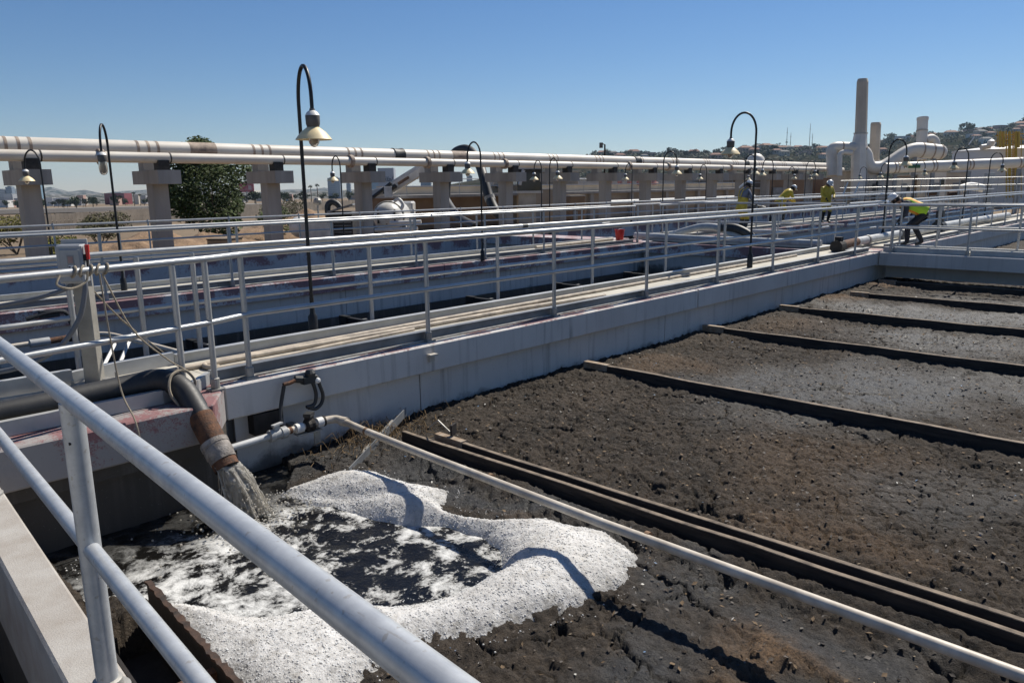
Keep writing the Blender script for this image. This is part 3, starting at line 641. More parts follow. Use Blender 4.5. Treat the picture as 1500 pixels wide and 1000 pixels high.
# ================================================================== RAILINGS
def post_mesh(h, r=.024):
    a = meshof(MB().tube([(0, 0, .0), (0, 0, h)], r, 12), 'post', 'rail', True)
    b = meshof(MB().box((0, 0, .008), (.11, .11, .016)).lathe([(r+.012, .016), (r+.012, .10), (r+.002, .105)], n=12), 'base_plate', 'steel')
    return a, b
PM = post_mesh(1.05); PMS = meshof(MB().tube([(0, 0, 0), (0, 0, 1.05)], .022, 8), 'post', 'rail', True)
def railing(lab, top, posts, h=1.07, midh=.56, r=.0265, plates=True, mat='rail', small=False, sleeves=()):
    """top: list of base points the rail follows; posts: list of base points"""
    c = np.mean(np.array(posts), 0)
    t = thing('railing', c, lab, 'railing')
    def bent(z):
        P = [Vector((p[0], p[1], p[2]+z)) for p in top]; out = [P[0]]
        for i in range(1, len(P)-1):
            a = (P[i-1]-P[i]).normalized()*.10; b = (P[i+1]-P[i]).normalized()*.10
            out += [P[i]+a, P[i]+a*.4+b*.06, P[i]+b*.4+a*.06, P[i]+b]
        return out+[P[-1]]
    n = 8 if small else 14
    build(MB().tube(bent(h), r, n), 'top_rail', mat, t, sm=True)
    build(MB().tube(bent(midh), r*.86, n), 'mid_rail', mat, t, sm=True)
    for p in posts:
        if small: place(PMS, 'post', t, p)
        else:
            o = place(PM[0], 'post', t, p)
            if plates: b = bpy.data.objects.new('base_plate', PM[1]); col.objects.link(b); b.parent = o
    for (x, y, z) in sleeves: build(MB().tube([(x-.05, y, z+h), (x+.05, y, z+h)], r*1.12, 12), 'rail_sleeve', 'blackmetal', t)
    return t
px1 = [5.13+2.06*k for k in range(0, 7)]
railing('nearest long aluminium railing on the edge of the main sludge tank wall', [(-6, 5.40, 0), (.2, 5.40, 0), (2.72, 5.90, 0), (3.1, 6.05, 0), (18.72, 6.08, 0)],
        [(3.08, 6.05, 0), (2.70, 5.90, 0), (2.42, 5.84, 0), (1.05, 5.60, 0), (-.9, 5.44, 0), (-3, 5.44, 0)]+[(x, 6.08, 0) for x in px1], sleeves=[(8.98, 6.068, 0)])
railing('long aluminium railing on the far side of the hose walkway, with a black sleeve', [(-6, 6.98, .0), (1.6, 6.98, .0), (2.2, 7.08, 0), (18.5, 7.08, 0)],
        [(x, 7.06, -.02) for x in [2.62, 3.12]+px1]+[(2.05, 7.04, -.02), (1.2, 6.97, -.02), (-.9, 6.97, -.02), (-3, 6.97, -.02)], plates=False, sleeves=[(7.75, 7.08, 0)])
p2 = [x for x in np.arange(-8.2, 18.6, 2.06)]
railing('front aluminium railing of the second walkway behind the dark tank', [(-12, 12.56, Z2), (18.45, 12.56, Z2)], [(x, 12.56, Z2) for x in p2], h=1.05)
railing('back aluminium railing of the second walkway', [(-12, 13.45, Z2), (18.45, 13.45, Z2)], [(x+.6, 13.45, Z2) for x in p2[:-1]], h=1.05, plates=False)
p3 = [x for x in np.arange(-9, 61, 2.06)]
railing('thin far railing of the walkway nearest the concrete piers', [(-14, 19.16, Z3), (62, 19.16, Z3)], [(x, 19.16, Z3) for x in p3], h=1.0, small=True)
railing('cross walkway railing above the far end of the sludge, near side', [(18.74, 6.02, 0), (18.74, -12, 0)], [(18.74, y, 0) for y in (5.7, 4.16, 2.1, .04, -2, -4.1)])
railing('cross walkway railing above the far end of the sludge, far side', [(19.6, 5.85, 0), (19.6, -12, 0)], [(19.6, y, 0) for y in (5.8, 5.0, 3.4, 1.3, -.8, -2.9)])
p4 = list(np.arange(19.9, 61, 2.06))
railing('railing beyond the cross walkway beside the worker in the orange vest, front side', [(19.7, 6.08, 0), (62, 6.08, 0)], [(x, 6.08, 0) for x in p4], small=True)
railing('railing beyond the cross walkway behind the large grey pipe', [(19.7, 7.06, 0), (62, 7.06, 0)], [(x+.5, 7.06, 0) for x in p4], small=True)
railing('far railing in front of the workers in yellow', [(19.7, 12.56, Z2), (62, 12.56, Z2)], [(x, 12.56, Z2) for x in p4], small=True, h=1.05)
railing('far railing behind the workers in yellow', [(19.7, 13.5, Z2), (62, 13.5, Z2)], [(x+.9, 13.5, Z2) for x in p4], small=True, h=1.05)
railing('short railing across the end of the dark tank', [(19.55, 7.1, 0), (19.55, 12.4, 0)], [(19.55, y, 0) for y in (7.3, 8.8, 10.3, 11.8)], small=True)
# foreground railing
FR = thing('railing', kp(0, 0, KZ), 'large foreground aluminium railing crossing the lower left corner', 'railing')
build(MB().tube([kp(s, 0, KZ+1.07) for s in (-6, -3, -1.5, 0, 1.5, 3.1)], .031, 40), 'top_rail', 'railn', FR, sm=True)
build(MB().tube([kp(s, -.0, KZ+.55) for s in (-6, -3, 0, 1.5, 3.1)], .027, 32), 'mid_rail', 'railn', FR, sm=True)
for s in (0, 2.42, -2.4, -4.8):
    q = kp(s, 0, KZ); po = build(MB().tube([q, (q[0], q[1], KZ+1.06)], .0355, 32), 'post', 'railn', FR, sm=True)
    build(MB().lathe([(.072, .0), (.072, .012), (.05, .016), (.048, .05), (.036, .055)], q, 28), 'base_plate', 'steel', po, sm=True)
    build(MB().lathe([(.005, 0), (.005, .006)], (q[0]-.028, q[1]-.024, KZ+.93), 10, Matrix.Rotation(R(90), 3, 'Y')), 'set_screw', 'iron', po)

# ================================================================== THINGS IN THE SLUDGE TANK
def beam(x, y0, z, lab, wd=.075, ht=.2, tip=True):
    t = thing('timber_beam', (x, y0, z-ht), lab, 'beam'); ys = np.arange(y0, -8, -.5); r = random.Random(int(x*100))
    mb = MB(); V = []; F = []
    for i, y in enumerate(ys):
        dx = r.uniform(-.005, .005); dz = r.uniform(-.006, .006)
        V += [(x-wd/2+dx, y, z+dz), (x+wd/2+dx, y, z+dz), (x+wd/2+dx, y, z-ht), (x-wd/2+dx, y, z-ht)]
    for i in range(len(ys)-1):
        o = 4*i; F += [(o+1, o, o+4, o+5), (o+2, o+1, o+5, o+6), (o+3, o+2, o+6, o+7), (o, o+3, o+7, o+4)]
    F += [(0, 1, 2, 3), tuple(4*(len(ys)-1)+k for k in (3, 2, 1, 0))]
    build(mb._add(V, F), 'plank', 'wood', t, bev=.004)
    if tip: build(MB().bx(x-wd/2-.012, x+wd/2+.012, y0-.35, y0+.012, z-.09, z+.012), 'end_plate', pmat('rusty_end_plate', (.17, .10, .05), .8, .1, .6, 14, c2=(.35, .3, .24)), t)
    return t
beam(4.29, 5.50, -.65, 'nearest timber of the double beam beside the white pipe', .045, .2, False)
beam(4.42, 5.15, -.645, 'farther timber of the double beam beside the white pipe', .045, .2, True)
beam(7.57, 5.86, -.62, 'first single timber beam beyond the double beam, across cracked brown sludge', .06)
beam(10.78, 5.98, -.61, 'second single timber beam beyond the double beam', .06)
beam(13.4, 5.9, -.60, 'third single timber beam, edging the wet grey patch', .06)
beam(15.95, 5.55, -.60, 'fourth single timber beam, dark, far across the sludge', .06)
beam(18.25, 5.75, -.59, 'last timber beam, just before the cross walkway', .06)
lt = thing('beam_latch', (4.46, 5.0, -.6), 'small steel latch frame standing on the double beam', 'latch')
build(MB().tube([(4.40, 5.25, -.6), (4.40, 5.12, -.5), (4.44, 5.0, -.6)], .008, 6), 'bracket', 'steel', lt); build(MB().box((4.46, 4.98, -.57), (.1, .02, .1), .4), 'plate', 'iron', lt)

# long white pipe with its valves and bracket, one run of pipe
PP = thing('spray_pipe', (3.7, 5.5, -.5), 'long cream plastic pipe crossing low over foam and sludge', 'pipe')
zz = -.44; run = [(3.70, 5.60, zz), (3.66, 5.2, zz), (3.60, 4.2, zz+.004), (3.55, 2.6, zz-.004), (3.53, 1.0, zz), (3.5, -1.5, zz), (3.48, -5, zz)]
build(MB().tube(run, .030, 20), 'pipe_run', 'pvc', PP, sm=True)
for y in (5.2, 3.65, 2.3): build(MB().tube([(3.66-.03*(5.2-y)-.002, y-.015, zz+.001), (3.66-.03*(5.2-y), y+.015, zz+.001)], .0325, 16), 'joint_band', pmat('rusty_band', (.22, .13, .07), .8), PP, sm=True)
el = bez([(3.52, 5.74, zz-.005), (3.62, 5.735, zz), (3.69, 5.70, zz), (3.702, 5.60, zz)], 6)
build(MB().tube(el, .036, 16), 'elbow', 'pvc', PP, sm=True); build(MB().tube([(3.69, 5.62, zz), (3.703, 5.55, zz)], .042, 16), 'collar', 'pvc', PP, sm=True)
build(MB().tube([(2.55, 5.72, zz-.02), (3.05, 5.74, zz-.01)], .030, 16), 'pipe_run', 'pvcgrey', PP, sm=True)
build(MB().tube([(3.0, 5.74, zz-.01), (3.53, 5.74, zz)], .029, 16), 'pipe_run', 'pvc', PP, sm=True)
vb = build(MB().tube([(3.05, 5.74, zz-.01), (3.09, 5.74, zz-.01), (3.095, 5.74, zz-.01), (3.155, 5.74, zz-.008), (3.16, 5.74, zz-.008), (3.21, 5.74, zz-.007)], [.052, .052, .044, .044, .052, .052], 18), 'ball_valve', 'pvcgrey', PP, sm=True)
build(MB().box((3.12, 5.74, zz+.055), (.05, .03, .05)).box((3.12, 5.72, zz+.085), (.11, .035, .014), .3), 'valve_handle', 'pvcgrey', vb)
build(MB().tube([(3.235, 5.74, zz-.006), (3.262, 5.74, zz-.006)], .031, 14), 'rust_band', 'rust', PP)
build(MB().tube([(3.30, 5.74, zz-.005), (3.37, 5.74, zz-.004)], .044, 18), 'coupling', 'white', PP, sm=True)
gv = build(MB().tube([(3.39, 5.74, zz-.004), (3.41, 5.74, zz-.004), (3.44, 5.74, zz-.003), (3.47, 5.74, zz-.003), (3.49, 5.74, zz-.002)], [.04, .062, .056, .062, .04], 14).box((3.44, 5.74, zz+.06), (.07, .05, .06), .3), 'solenoid_valve', 'iron', PP)
build(MB().box((3.44, 5.74, zz+.095), (.09, .07, .03), .6), 'valve_bonnet', 'rubber', gv)
build(MB().tube([(3.51, 5.74, zz), (3.57, 5.74, zz)], .045, 18), 'coupling', 'white', PP, sm=True)
build(MB().tube([(3.58, 5.74, zz), (3.595, 5.738, zz)], .047, 18), 'clamp', 'iron', PP)
build(MB().bx(3.30, 3.55, 5.70, 5.78, zz-.066, zz-.056).bx(3.50, 3.56, 5.765, 5.78, zz-.2, zz-.067).bx(3.38, 3.44, 5.78, 6.04, zz-.10, zz-.03), 'bracket', 'steel', PP)
build(MB().bx(3.02, 3.30, 5.93, 6.037, -.48, -.30), 'support_block', 'iron', PP)

# black meter with hose loops hung on the coping face
MTR = thing('hose_meter', (3.25, 5.9, -.15), 'black valve body with looping black hoses fixed to the coping', 'valve')
q = lambda px, py, Y=5.86: tuple(ony(px, py, Y))
a = q(434, 558); b = q(452, 556)
build(MB().tube([q(432, 555, 5.89), b], [.032, .036], 12).box(b, (.13, .07, .06)).lathe([(.045, 0), (.05, .03), (.03, .06)], (b[0]+.02, b[1], b[2]+.03), 12), 'valve_body', 'rubber', MTR)
build(MB().tube([q(415, 563), q(424, 561), q(432, 557)], .017, 10), 'brass_fitting', 'rust', MTR)
build(MB().tube(bez([q(416, 565), q(412, 590), q(411, 610, 5.83), q(415, 626, 5.8), q(422, 634, 5.78)]), .017, 10), 'hose', 'rubber', MTR, sm=True)
build(MB().tube(bez([q(455, 552), q(464, 552), q(468, 563), q(473, 578), q(471, 590), q(463, 598), q(452, 597)]), .017, 10), 'hose', 'rubber', MTR, sm=True)
build(MB().tube(bez([q(456, 556), q(461, 568), q(463, 580), q(460, 592), q(449, 596)]), .017, 10), 'hose', 'rubber', MTR, sm=True)
build(MB().ball(q(465, 557, 5.83), .028, 10), 'cap', 'white', MTR)

# leaning steel angle
ST = thing('steel_angle', (4.2, 5.4, -.8), 'leaning steel angle bar propped against the wall under the white pipe', 'bar')
a = Vector((4.62, 5.86, -.66)); b = Vector((3.52, 5.28, -.84)); d = (b-a).normalized(); sd_ = Vector((-d.y, d.x, 0)).normalized()
for nm, o1, o2, m in (('flange', Vector((0, 0, 0)), sd_*.11, 'steel'), ('flange', Vector((0, 0, .0)), Vector((0, 0, .09)), 'aludark')):
    n_ = d.cross(o2).normalized()*.008
    P = [a+o1, a+o2, b+o2, b+o1]; P = [p for p in P]+[p+n_ for p in P]
    if nm == 'flange' and m == 'steel': P = [p-sd_*.11 for p in P]
    build(MB()._add(P, [(0, 1, 2, 3), (7, 6, 5, 4), (0, 4, 5, 1), (1, 5, 6, 2), (2, 6, 7, 3), (3, 7, 4, 0)]), nm, m, ST)

# discharge hose: black lay-flat hose, rusty elbow, taped joint, spout and water
DH = thing('discharge_hose', (1.5, 6.0, .06), 'fat black discharge hose ending in a rusty spout over the pool', 'hose')
path = bez([(-5, 5.98, .135), (-2, 5.98, .135), (0, 5.98, .135), (1.3, 5.97, .135), (2.05, 5.97, .15), (2.28, 5.90, .165), (2.37, 5.75, .10), (2.395, 5.58, -.05), (2.40, 5.50, -.12)], 10)
build(MB().tube(path, [.078+.012*max(0, min(1, (p.x-1.3)/.8)) for p in path], 22), 'hose_length', 'rubber', DH, sm=True)
e0, e1, e2, e3 = (2.398, 5.54, -.08), (2.402, 5.44, -.18), (2.408, 5.34, -.28), (2.42, 5.22, -.42)
build(MB().tube([e0, e1, e2], [.093, .093, .090], 22), 'rusty_pipe', 'rust', DH, sm=True)
build(MB().tube([(2.404, 5.372, -.25), (2.406, 5.345, -.278), (2.407, 5.342, -.281), (2.411, 5.295, -.33), (2.412, 5.29, -.335), (2.416, 5.258, -.372)], [.106, .106, .101, .105, .098, .098], 20), 'taped_joint', pmat('taped_joint', (.32, .29, .26), .8, 0, .6, 14, c2=(.10, .085, .075), bump=.8, bscale=50, bdist=.01), DH, sm=True)
build(MB().tube([(2.414, 5.27, -.36), e3], [.093, .093], 20, cap=False).tube([(2.415, 5.262, -.368), e3], [.083, .083], 20, cap=False), 'spout', 'rust', DH, sm=True)
build(MB().tube(bez([(2.46, 5.80, .04), (2.485, 5.78, .14), (2.42, 5.80, .235), (2.30, 5.76, .22), (2.255, 5.70, .10), (2.33, 5.66, -.05)], 5), .011, 6), 'rope_tie', 'rope', DH, sm=True)
def jetm():
    t = T('falling_dirty_water'); p = t.pos(); s_ = t.noise(t.scl(p, (45, 45, 3)), 1.2, 5, .7)
    t.set(Base_Color=t.mix(t.ramp(s_, (.35, 0.0), (.65, 1.0)), (.36, .34, .30), (.74, .72, .67)), Roughness=.5, Normal=t.bump(s_, .8, .02))
    tl = t.n('ShaderNodeBsdfTranslucent'); tl.inputs[0].default_value = (.70, .67, .61, 1); mx = t.n('ShaderNodeMixShader'); mx.inputs[0].default_value = .55; out = t.t.nodes['Material Output']
    t.t.links.new(t.b.outputs[0], mx.inputs[1]); t.t.links.new(tl.outputs[0], mx.inputs[2]); t.t.links.new(mx.outputs[0], out.inputs[0]); return t.m
def jet_core():
    mb = MB(); V = []; n = 40; m = 30
    for i in range(m):
        t = .32*i/(m-1); c = Vector(e3)+Vector((0, .01, .05))+Vector((.36, -.24, -.48))*t*1.1+Vector((0, 0, -4.4*t*t)); rr = .078+.19*t
        for k in range(n):
            a = 2*math.pi*k/n; ns = float(fbm(np.array([k*.55 if k < n/2 else (n-k)*.55+40]), np.array([i*.16]), 4, 5, .65)[0]); r2 = rr*(.62+.75*ns)*(1+.25*random.Random(i*50+k).uniform(-1, 1)*t*3)
            V.append(c+Vector((math.cos(a)*r2, math.sin(a)*r2, .02*math.sin(a))))
    return mb._add(V, [(i*n+k, i*n+(k+1) % n, (i+1)*n+(k+1) % n, (i+1)*n+k) for i in range(m-1) for k in range(n)])
label(build(jet_core(), 'water_jet', jetm(), sm=True), kind='stuff')
mb = MB(); r_ = random.Random(11); v0 = Vector((.36, -.24, -.48))
for i in range(130):
    a = r_.uniform(0, 6.28); rr = .09*math.sqrt(r_.random()); p = Vector(e3)+Vector((math.cos(a)*rr, math.sin(a)*rr*.8, math.sin(a)*rr*.3+.03))
    v = v0+Vector((r_.gauss(0, .22), r_.gauss(0, .22), r_.gauss(0, .14))); pts = []; rs = []; T_ = r_.uniform(.24, .34); w0 = r_.uniform(.002, .006)
    for k in range(9):
        t = T_*k/8; pts.append(p+v*t*1.1+Vector((r_.gauss(0, .004), r_.gauss(0, .004), -4.9*t*t*.9))); rs.append(w0*(1-.3*k/8)*r_.uniform(.75, 1.2))
    mb.tube(pts, rs, 6)
    for k in range(3):
        t = T_*r_.uniform(.5, 1.05); c = p+v*t*1.1+Vector((r_.gauss(0, .05), r_.gauss(0, .05), -4.4*t*t+r_.gauss(0, .02))); mb.ball(c, r_.uniform(.003, .008), 6)
label(build(mb, 'water_spray', jetm(), sm=True), kind='stuff')
mb = MB()
for i in range(700):
    a = r_.uniform(0, 6.28); d_ = abs(r_.gauss(0, .3)); mb.ball((2.5+math.cos(a)*d_, 5.08+math.sin(a)*d_*.9, -.82+abs(r_.gauss(0, .09))*math.exp(-d_*2)), r_.uniform(.003, .011), 6)
label(build(mb, 'water_splash', jetm(), sm=True), kind='stuff')

# ================================================================== THINGS ON THE NEAREST WALKWAY
def line(name, pts, r, mat, lab, cat, n=10, sub=6):
    return label(build(MB().tube(bez(pts, sub), r, n), name, mat, sm=True), lab, cat)
z_ = .055+.024
line('hose', [(-6, 6.62, z_), (0, 6.60, z_), (1.3, 6.54, z_), (2.0, 6.47, z_), (2.6, 6.52, z_), (3.6, 6.54, z_), (5.5, 6.5, z_), (7.2, 6.47, z_), (8.35, 6.36, z_), (8.55, 6.33, z_), (8.62, 6.36, z_)], .027, 'hose', 'tan hose lying on the deck, its cut end nearest the front channel', 'hose')
line('hose', [(2.95, 6.34, z_), (2.88, 6.42, z_), (2.95, 6.56, z_), (3.3, 6.60, z_), (4.4, 6.64, z_), (6, 6.68, z_), (9, 6.72, z_), (12, 6.74, z_), (16, 6.76, z_)], .025, 'hose', 'tan hose along the back of the deck with a bend near the square post', 'hose')
line('hose', [(2.9, 6.32, z_), (3.4, 6.30, z_), (4.2, 6.36, z_+.004), (5.2, 6.40, z_+.004)], .018, 'hose', 'thin tan hose piece beside the bend of the deck hose', 'hose')
# disconnect switch on a square steel post
DB = thing('switch_box', (2.02, 6.62, .056), 'grey electrical disconnect box with red lever on a square post', 'switch box')
cx, cy = 2.02, 6.58; rz = YAW-R(90)+.10
dirx = Vector((math.cos(rz), math.sin(rz), 0)); diry = Vector((-math.sin(rz), math.cos(rz), 0))
def dbp(u, v, z): p = dirx*u+diry*v; return (cx+p.x, cy+p.y, z)
build(MB().box((cx, cy, .52), (.115, .115, .93), rz), 'square_post', pmat('dull_square_post', (.33, .31, .27), .6, .3, .3, 4), DB, bev=.008)
bp_ = build(MB().box((cx, cy, .075), (.30, .30, .035), rz), 'base_plate', 'steel', DB, bev=.004)
for u in (-1, 1):
    for v in (-1, 1): build(MB().lathe([(.012, 0), (.012, .05)], dbp(u*.12, v*.12, .092), 8), 'bolt', 'steel', bp_)
build(MB().box(dbp(0.0000, -0.0600, 1.0600), (0.1920, 0.0160, 0.3680), rz), 'back_plate', 'boxgrey', DB, bev=.003)
en = build(MB().box(dbp(0.0000, -0.1240, 1.0600), (0.1880, 0.1120, 0.2960), rz), 'enclosure', 'boxgrey', DB, bev=.012)
dr = build(MB().box(dbp(0.0096, -0.1856, 1.0520), (0.1480, 0.0112, 0.2480), rz), 'door', pmat('enclosure_door', (.29, .305, .32), .4, .2, .1, 5, bump=.02), DB, bev=.006)
build(MB().box(dbp(0.0160, -0.1924, 1.0720), (0.0496, 0.0032, 0.1160), rz), 'label_plate', 'aludark', dr)
build(MB().box(dbp(0.0160, -0.1948, 1.0960), (0.0368, 0.0024, 0.0480), rz), 'warning_label', pmat('warning_label', (.30, .20, .18), .6), dr); build(MB().box(dbp(0.0160, -0.1948, 1.0400), (0.0352, 0.0024, 0.0280), rz), 'rating_label', pmat('pale_label', (.6, .62, .64), .6), dr)
build(MB().ball(dbp(0.0064, -0.1976, 1.0400), .007, 8), 'key_hole', 'dark', dr)
build(MB().box(dbp(0.1024, -0.1360, 1.1080), (0.0176, 0.0400, 0.0480), rz).box(dbp(0.1144, -0.1360, 1.0680), (0.0120, 0.0240, 0.0960), rz), 'lever_mount', 'iron', DB)
build(MB().tube([dbp(0.1200, -0.1360, 1.0920), dbp(0.1216, -0.1360, 1.2040)], [.014, .017], 10), 'red_lever', 'red', DB, sm=True)
build(MB().tube(bez([dbp(-.05, -.12, .95), dbp(-.05, -.13, .88), dbp(-.3, -.15, .80), dbp(-.7, -.2, .74), dbp(-1.2, -.2, .72)]), .018, 10), 'conduit', 'conduit', DB, sm=True)
build(MB().tube(bez([dbp(.07, -.12, .95), dbp(.07, -.14, .85), dbp(.0, -.16, .62), dbp(-.18, -.2, .40), dbp(-.5, -.25, .27), dbp(-1.0, -.3, .24)]), .019, 10), 'conduit', 'conduit', DB, sm=True)
# rope knotted round the front rail
RP = thing('rope', (2.0, 5.76, 1.0), 'dirty rope knotted round the front rail with ends hanging down', 'rope')
rx = 1.83; ryf = lambda x: 5.40+(x-.2)*.198; mb = MB()
for k in range(5):
    x = 1.70+k*.055; c = (x, ryf(x), 1.07); pts = []
    for j in range(13):
        a = 2*math.pi*j/12; pts.append((c[0]+.012*math.sin(a)+(k % 2)*.02*math.cos(a), c[1]+.036*math.cos(a), c[2]+.036*math.sin(a)))
    mb.tube(pts, .008, 6)
mb.tube(bez([(1.60, ryf(1.6)-.03, 1.06), (1.57, ryf(1.57)-.05, 1.0), (1.66, ryf(1.66)-.05, .965), (1.76, ryf(1.76)-.04, 1.0), (1.78, ryf(1.78)-.04, 1.07)], 5), .008, 6)
build(mb, 'knot', 'rope', RP, sm=True)
build(MB().tube(bez([(1.86, ryf(1.86)-.035, 1.04), (1.88, 5.70, .6), (1.90, 5.66, .2), (1.91, 5.48, .0), (1.93, 5.46, -.3)], 5), .006, 6), 'rope_end', 'rope', RP, sm=True)
build(MB().tube(bez([(1.88, ryf(1.88)-.03, 1.04), (2.05, 5.74, .62), (2.28, 5.78, .36), (2.42, 5.80, .245)], 5), .006, 6), 'rope_end', 'rope', RP, sm=True)
line('rope', [(2.0, 6.5, .93), (2.4, 6.9, .5), (2.9, 7.3, .05)], .007, 'rope', 'pale cord stretched slanting behind the switch box', 'rope', 6, 3)
# orange-red thin pole leaning at the left and orange mesh
label(build(MB().tube([(1.95, 8.9, -.6), (1.62, 9.4, .55), (1.55, 9.5, 1.3)], .022, 8), 'marker_pole', 'pink', sm=True), 'thin faded red pole leaning at the far left edge', 'pole')
line('safety_mesh_roll', [(.85, 8.2, .55), (.9, 8.2, .62), (.95, 8.2, .45), (.97, 8.2, .35)], .11, pmat('orange_mesh', (.75, .07, .02), .7, 0, .4, 40), 'bright orange safety mesh bundle at the left picture edge', 'mesh', 10, 3)

# dark tank fittings: flights and chain
FL = meshof(MB().bx(-.04, .04, -2.2, 2.2, -.16, .06).bx(-.055, .055, 1.98, 2.22, -.15, .075), 'blade', pmat('black_flight_board', (.012, .012, .013), .5, 0, .5, 6))
FLs = meshof(MB().box((0, .9, .075), (.09, .05, .012)), 'wear_shoe', 'steel')
for k, (x, lab) in enumerate(((5.05, 'black scraper board in the dark tank, nearest the switch box'), (7.9, 'black scraper board in the dark tank, second from the left'), (11.1, 'black scraper board in the dark tank, third from the left'), (14.0, 'black scraper board in the dark tank, fourth from the left'), (16.9, 'black scraper board in the dark tank, farthest along'))):
    t = thing('scraper_board', (x, 9.6, -.76), lab, 'scraper', 'scraper boards in the dark tank'); place(FL, 'blade', t, (x, 9.6, -.76)); place(FLs, 'wear_shoe', t, (x, 10.2, -.76))
mb = MB()
for i, x in enumerate(np.arange(-2, 18.4, .10)): mb.box((x, 9.0, -.72), (.085, .05 if i % 2 else .025, .03 if i % 2 else .05))
label(build(mb, 'drive_chain', 'iron'), 'dark drive chain running along the dark tank behind the deck', 'chain')
# second walkway's own white pipe with black valve on its wall, seen past the square post
P2 = thing('spray_pipe', (3.3, 12.2, -.5), 'short grey pipe with rusty valve on the second tank wall', 'pipe')
build(MB().tube([(1.2, 12.1, -.5), (3.3, 12.14, -.47)], .033, 10), 'pipe_run', 'pvc', P2, sm=True); build(MB().tube([(2.95, 12.14, -.48), (3.2, 12.14, -.48)], .06, 12), 'coupling', 'pvcgrey', P2, sm=True)
build(MB().tube([(3.2, 12.14, -.48), (3.45, 12.14, -.47)], .045, 12), 'rusty_union', 'rust', P2); build(MB().tube([(3.45, 12.14, -.47), (3.62, 12.14, -.47)], .06, 10).box((3.54, 12.14, -.40), (.1, .08, .1)), 'valve', 'iron', P2)
build(MB().tube(bez([(3.6, 12.14, -.47), (3.8, 12.14, -.47), (3.95, 12.0, -.48), (4.05, 11.5, -.5), (4.25, 9.6, -.55), (4.3, 8.4, -.58)], 6), .035, 10), 'pipe_run', 'pvc', P2, sm=True)
build(MB().tube(bez([(3.0, 12.35, -.16), (3.3, 12.33, -.1), (3.5, 12.33, -.12), (3.56, 12.33, -.3)], 5), .03, 8).box((3.3, 12.36, -.12), (.25, .08, .1)), 'hose_meter', 'rubber', P2)
S2 = thing('steel_angle', (3.6, 10.5, -.9), 'pair of pale steel bars leaning in the dark tank behind the rope', 'bar')
build(MB().tube([(4.05, 11.9, -.5), (3.2, 10.6, -.92)], .03, 4), 'bar', 'alu', S2); build(MB().tube([(4.22, 11.85, -.5), (3.4, 10.55, -.92)], .03, 4), 'bar', 'alu', S2)

# ================================================================== GOOSENECK LAMPS
def lamp_meshes(shade=True):
    pole = MB().tube([(0, 0, .2), (0, 0, 2.35)]+[(.21-.21*math.cos(a), 0, 2.35+.33*math.sin(a)) for a in np.linspace(.15, math.pi, 16)]+[(.42, 0, 2.24)], .019, 10)
    base = MB().lathe([(.05, 0), (.05, .22), (.03, .25), (.022, .33), (.022, .42)], n=12)
    body = MB().lathe([(.024, 2.27), (.028, 2.245), (.055, 2.225), (.068, 2.20), (.066, 2.13), (.060, 2.11), (.055, 2.09)], (.42, 0, 0), 16)
    cap = MB().lathe([(.026, 2.252), (.05, 2.237), (.0705, 2.205)], (.42, 0, 0), 16)
    prof = [(.055, 2.10), (.075, 2.085), (.115, 2.055), (.150, 2.015), (.172, 1.985), (.170, 1.983), (.147, 2.010), (.112, 2.048), (.072, 2.078), (.05, 2.09)]
    sh = MB().lathe(prof, (.42, 0, 0), 24)
    gl = MB().lathe([(.052, 2.05), (.054, 1.985), (.046, 1.95), (.028, 1.925), (.005, 1.915)] if shade else [(.062, 2.10), (.064, 2.0), (.056, 1.94), (.035, 1.91), (.005, 1.90)], (.42, 0, 0), 14)
    return dict(pole=meshof(pole, 'pole', 'blackmetal', True), base=meshof(base, 'base', 'blackmetal', True), housing=meshof(body, 'housing', 'lampbody', True), housing_cap=meshof(cap, 'housing_cap', 'white', True),
                shade=meshof(sh, 'shade', 'cream', True) if shade else None, globe=meshof(gl, 'globe', 'globe', True))
LMS = lamp_meshes(); LMJ = lamp_meshes(False)
RAZ = YAW-R(90)          # compass of picture-right
def lamp(x, y, z, dot, lab, ms=LMS, s=1.0, sgn=1):
    t = thing('gooseneck_lamp', (x, y, z), lab, 'lamp', 'gooseneck lamps along the walkways')
    az = RAZ+sgn*math.acos(max(-1, min(1, dot)))
    for k, me in ms.items():
        if me: place(me, k, t, (x, y, z), az)
    if s != 1: t.scale = (s, s, s)
    return t
lamp(4.31, 6.98, .06, .52, 'tallest looking black gooseneck lamp, on the nearest walkway, shade turned right', s=1.01, sgn=-1)
lamp(13.36, 6.52, .06, -.95, 'black gooseneck lamp on the right part of the nearest walkway, shade turned left', s=1.04)
lamp(4.66, 13.2, Z2+.02, .24, 'gooseneck lamp with bare caged globe at far left', LMJ, .99, -1)
lamp(5.65, 20.3, Z3, -.98, 'gooseneck lamp hanging in front of the leftmost pier', s=1.0)
lamp(12.15, 12.4, Z2, -.75, 'gooseneck lamp beside the black arched duct', s=.98)
lamp(12.75, 18.7, Z3, -.72, 'small gooseneck lamp between tree and crane boom', s=.98)
lamp(21.3, 18.6, Z3, -.62, 'gooseneck lamp, left one of the pair before the middle piers', s=.98)
lamp(20.0, 17.1, Z3, .62, 'gooseneck lamp, right one of the pair before the middle piers', s=.98, sgn=-1)
lamp(28.2, 19.4, Z3, -.58, 'small gooseneck lamp beyond the middle pair', s=.98)
lamp(21.2, 13.4, Z2, .95, 'gooseneck lamp with dented shade, left of the workers', s=.99, sgn=-1)
lamp(33.9, 19.0, Z3, -.55, 'tiny gooseneck lamp left of the first yellow worker', s=.98)
lamp(26.5, 13.3, Z2, .7, 'gooseneck lamp partly behind the right-hand tall lamp', s=.99, sgn=-1)
lamp(31.2, 14.4, Z2, -.95, 'gooseneck lamp between the first two yellow workers', s=.99)
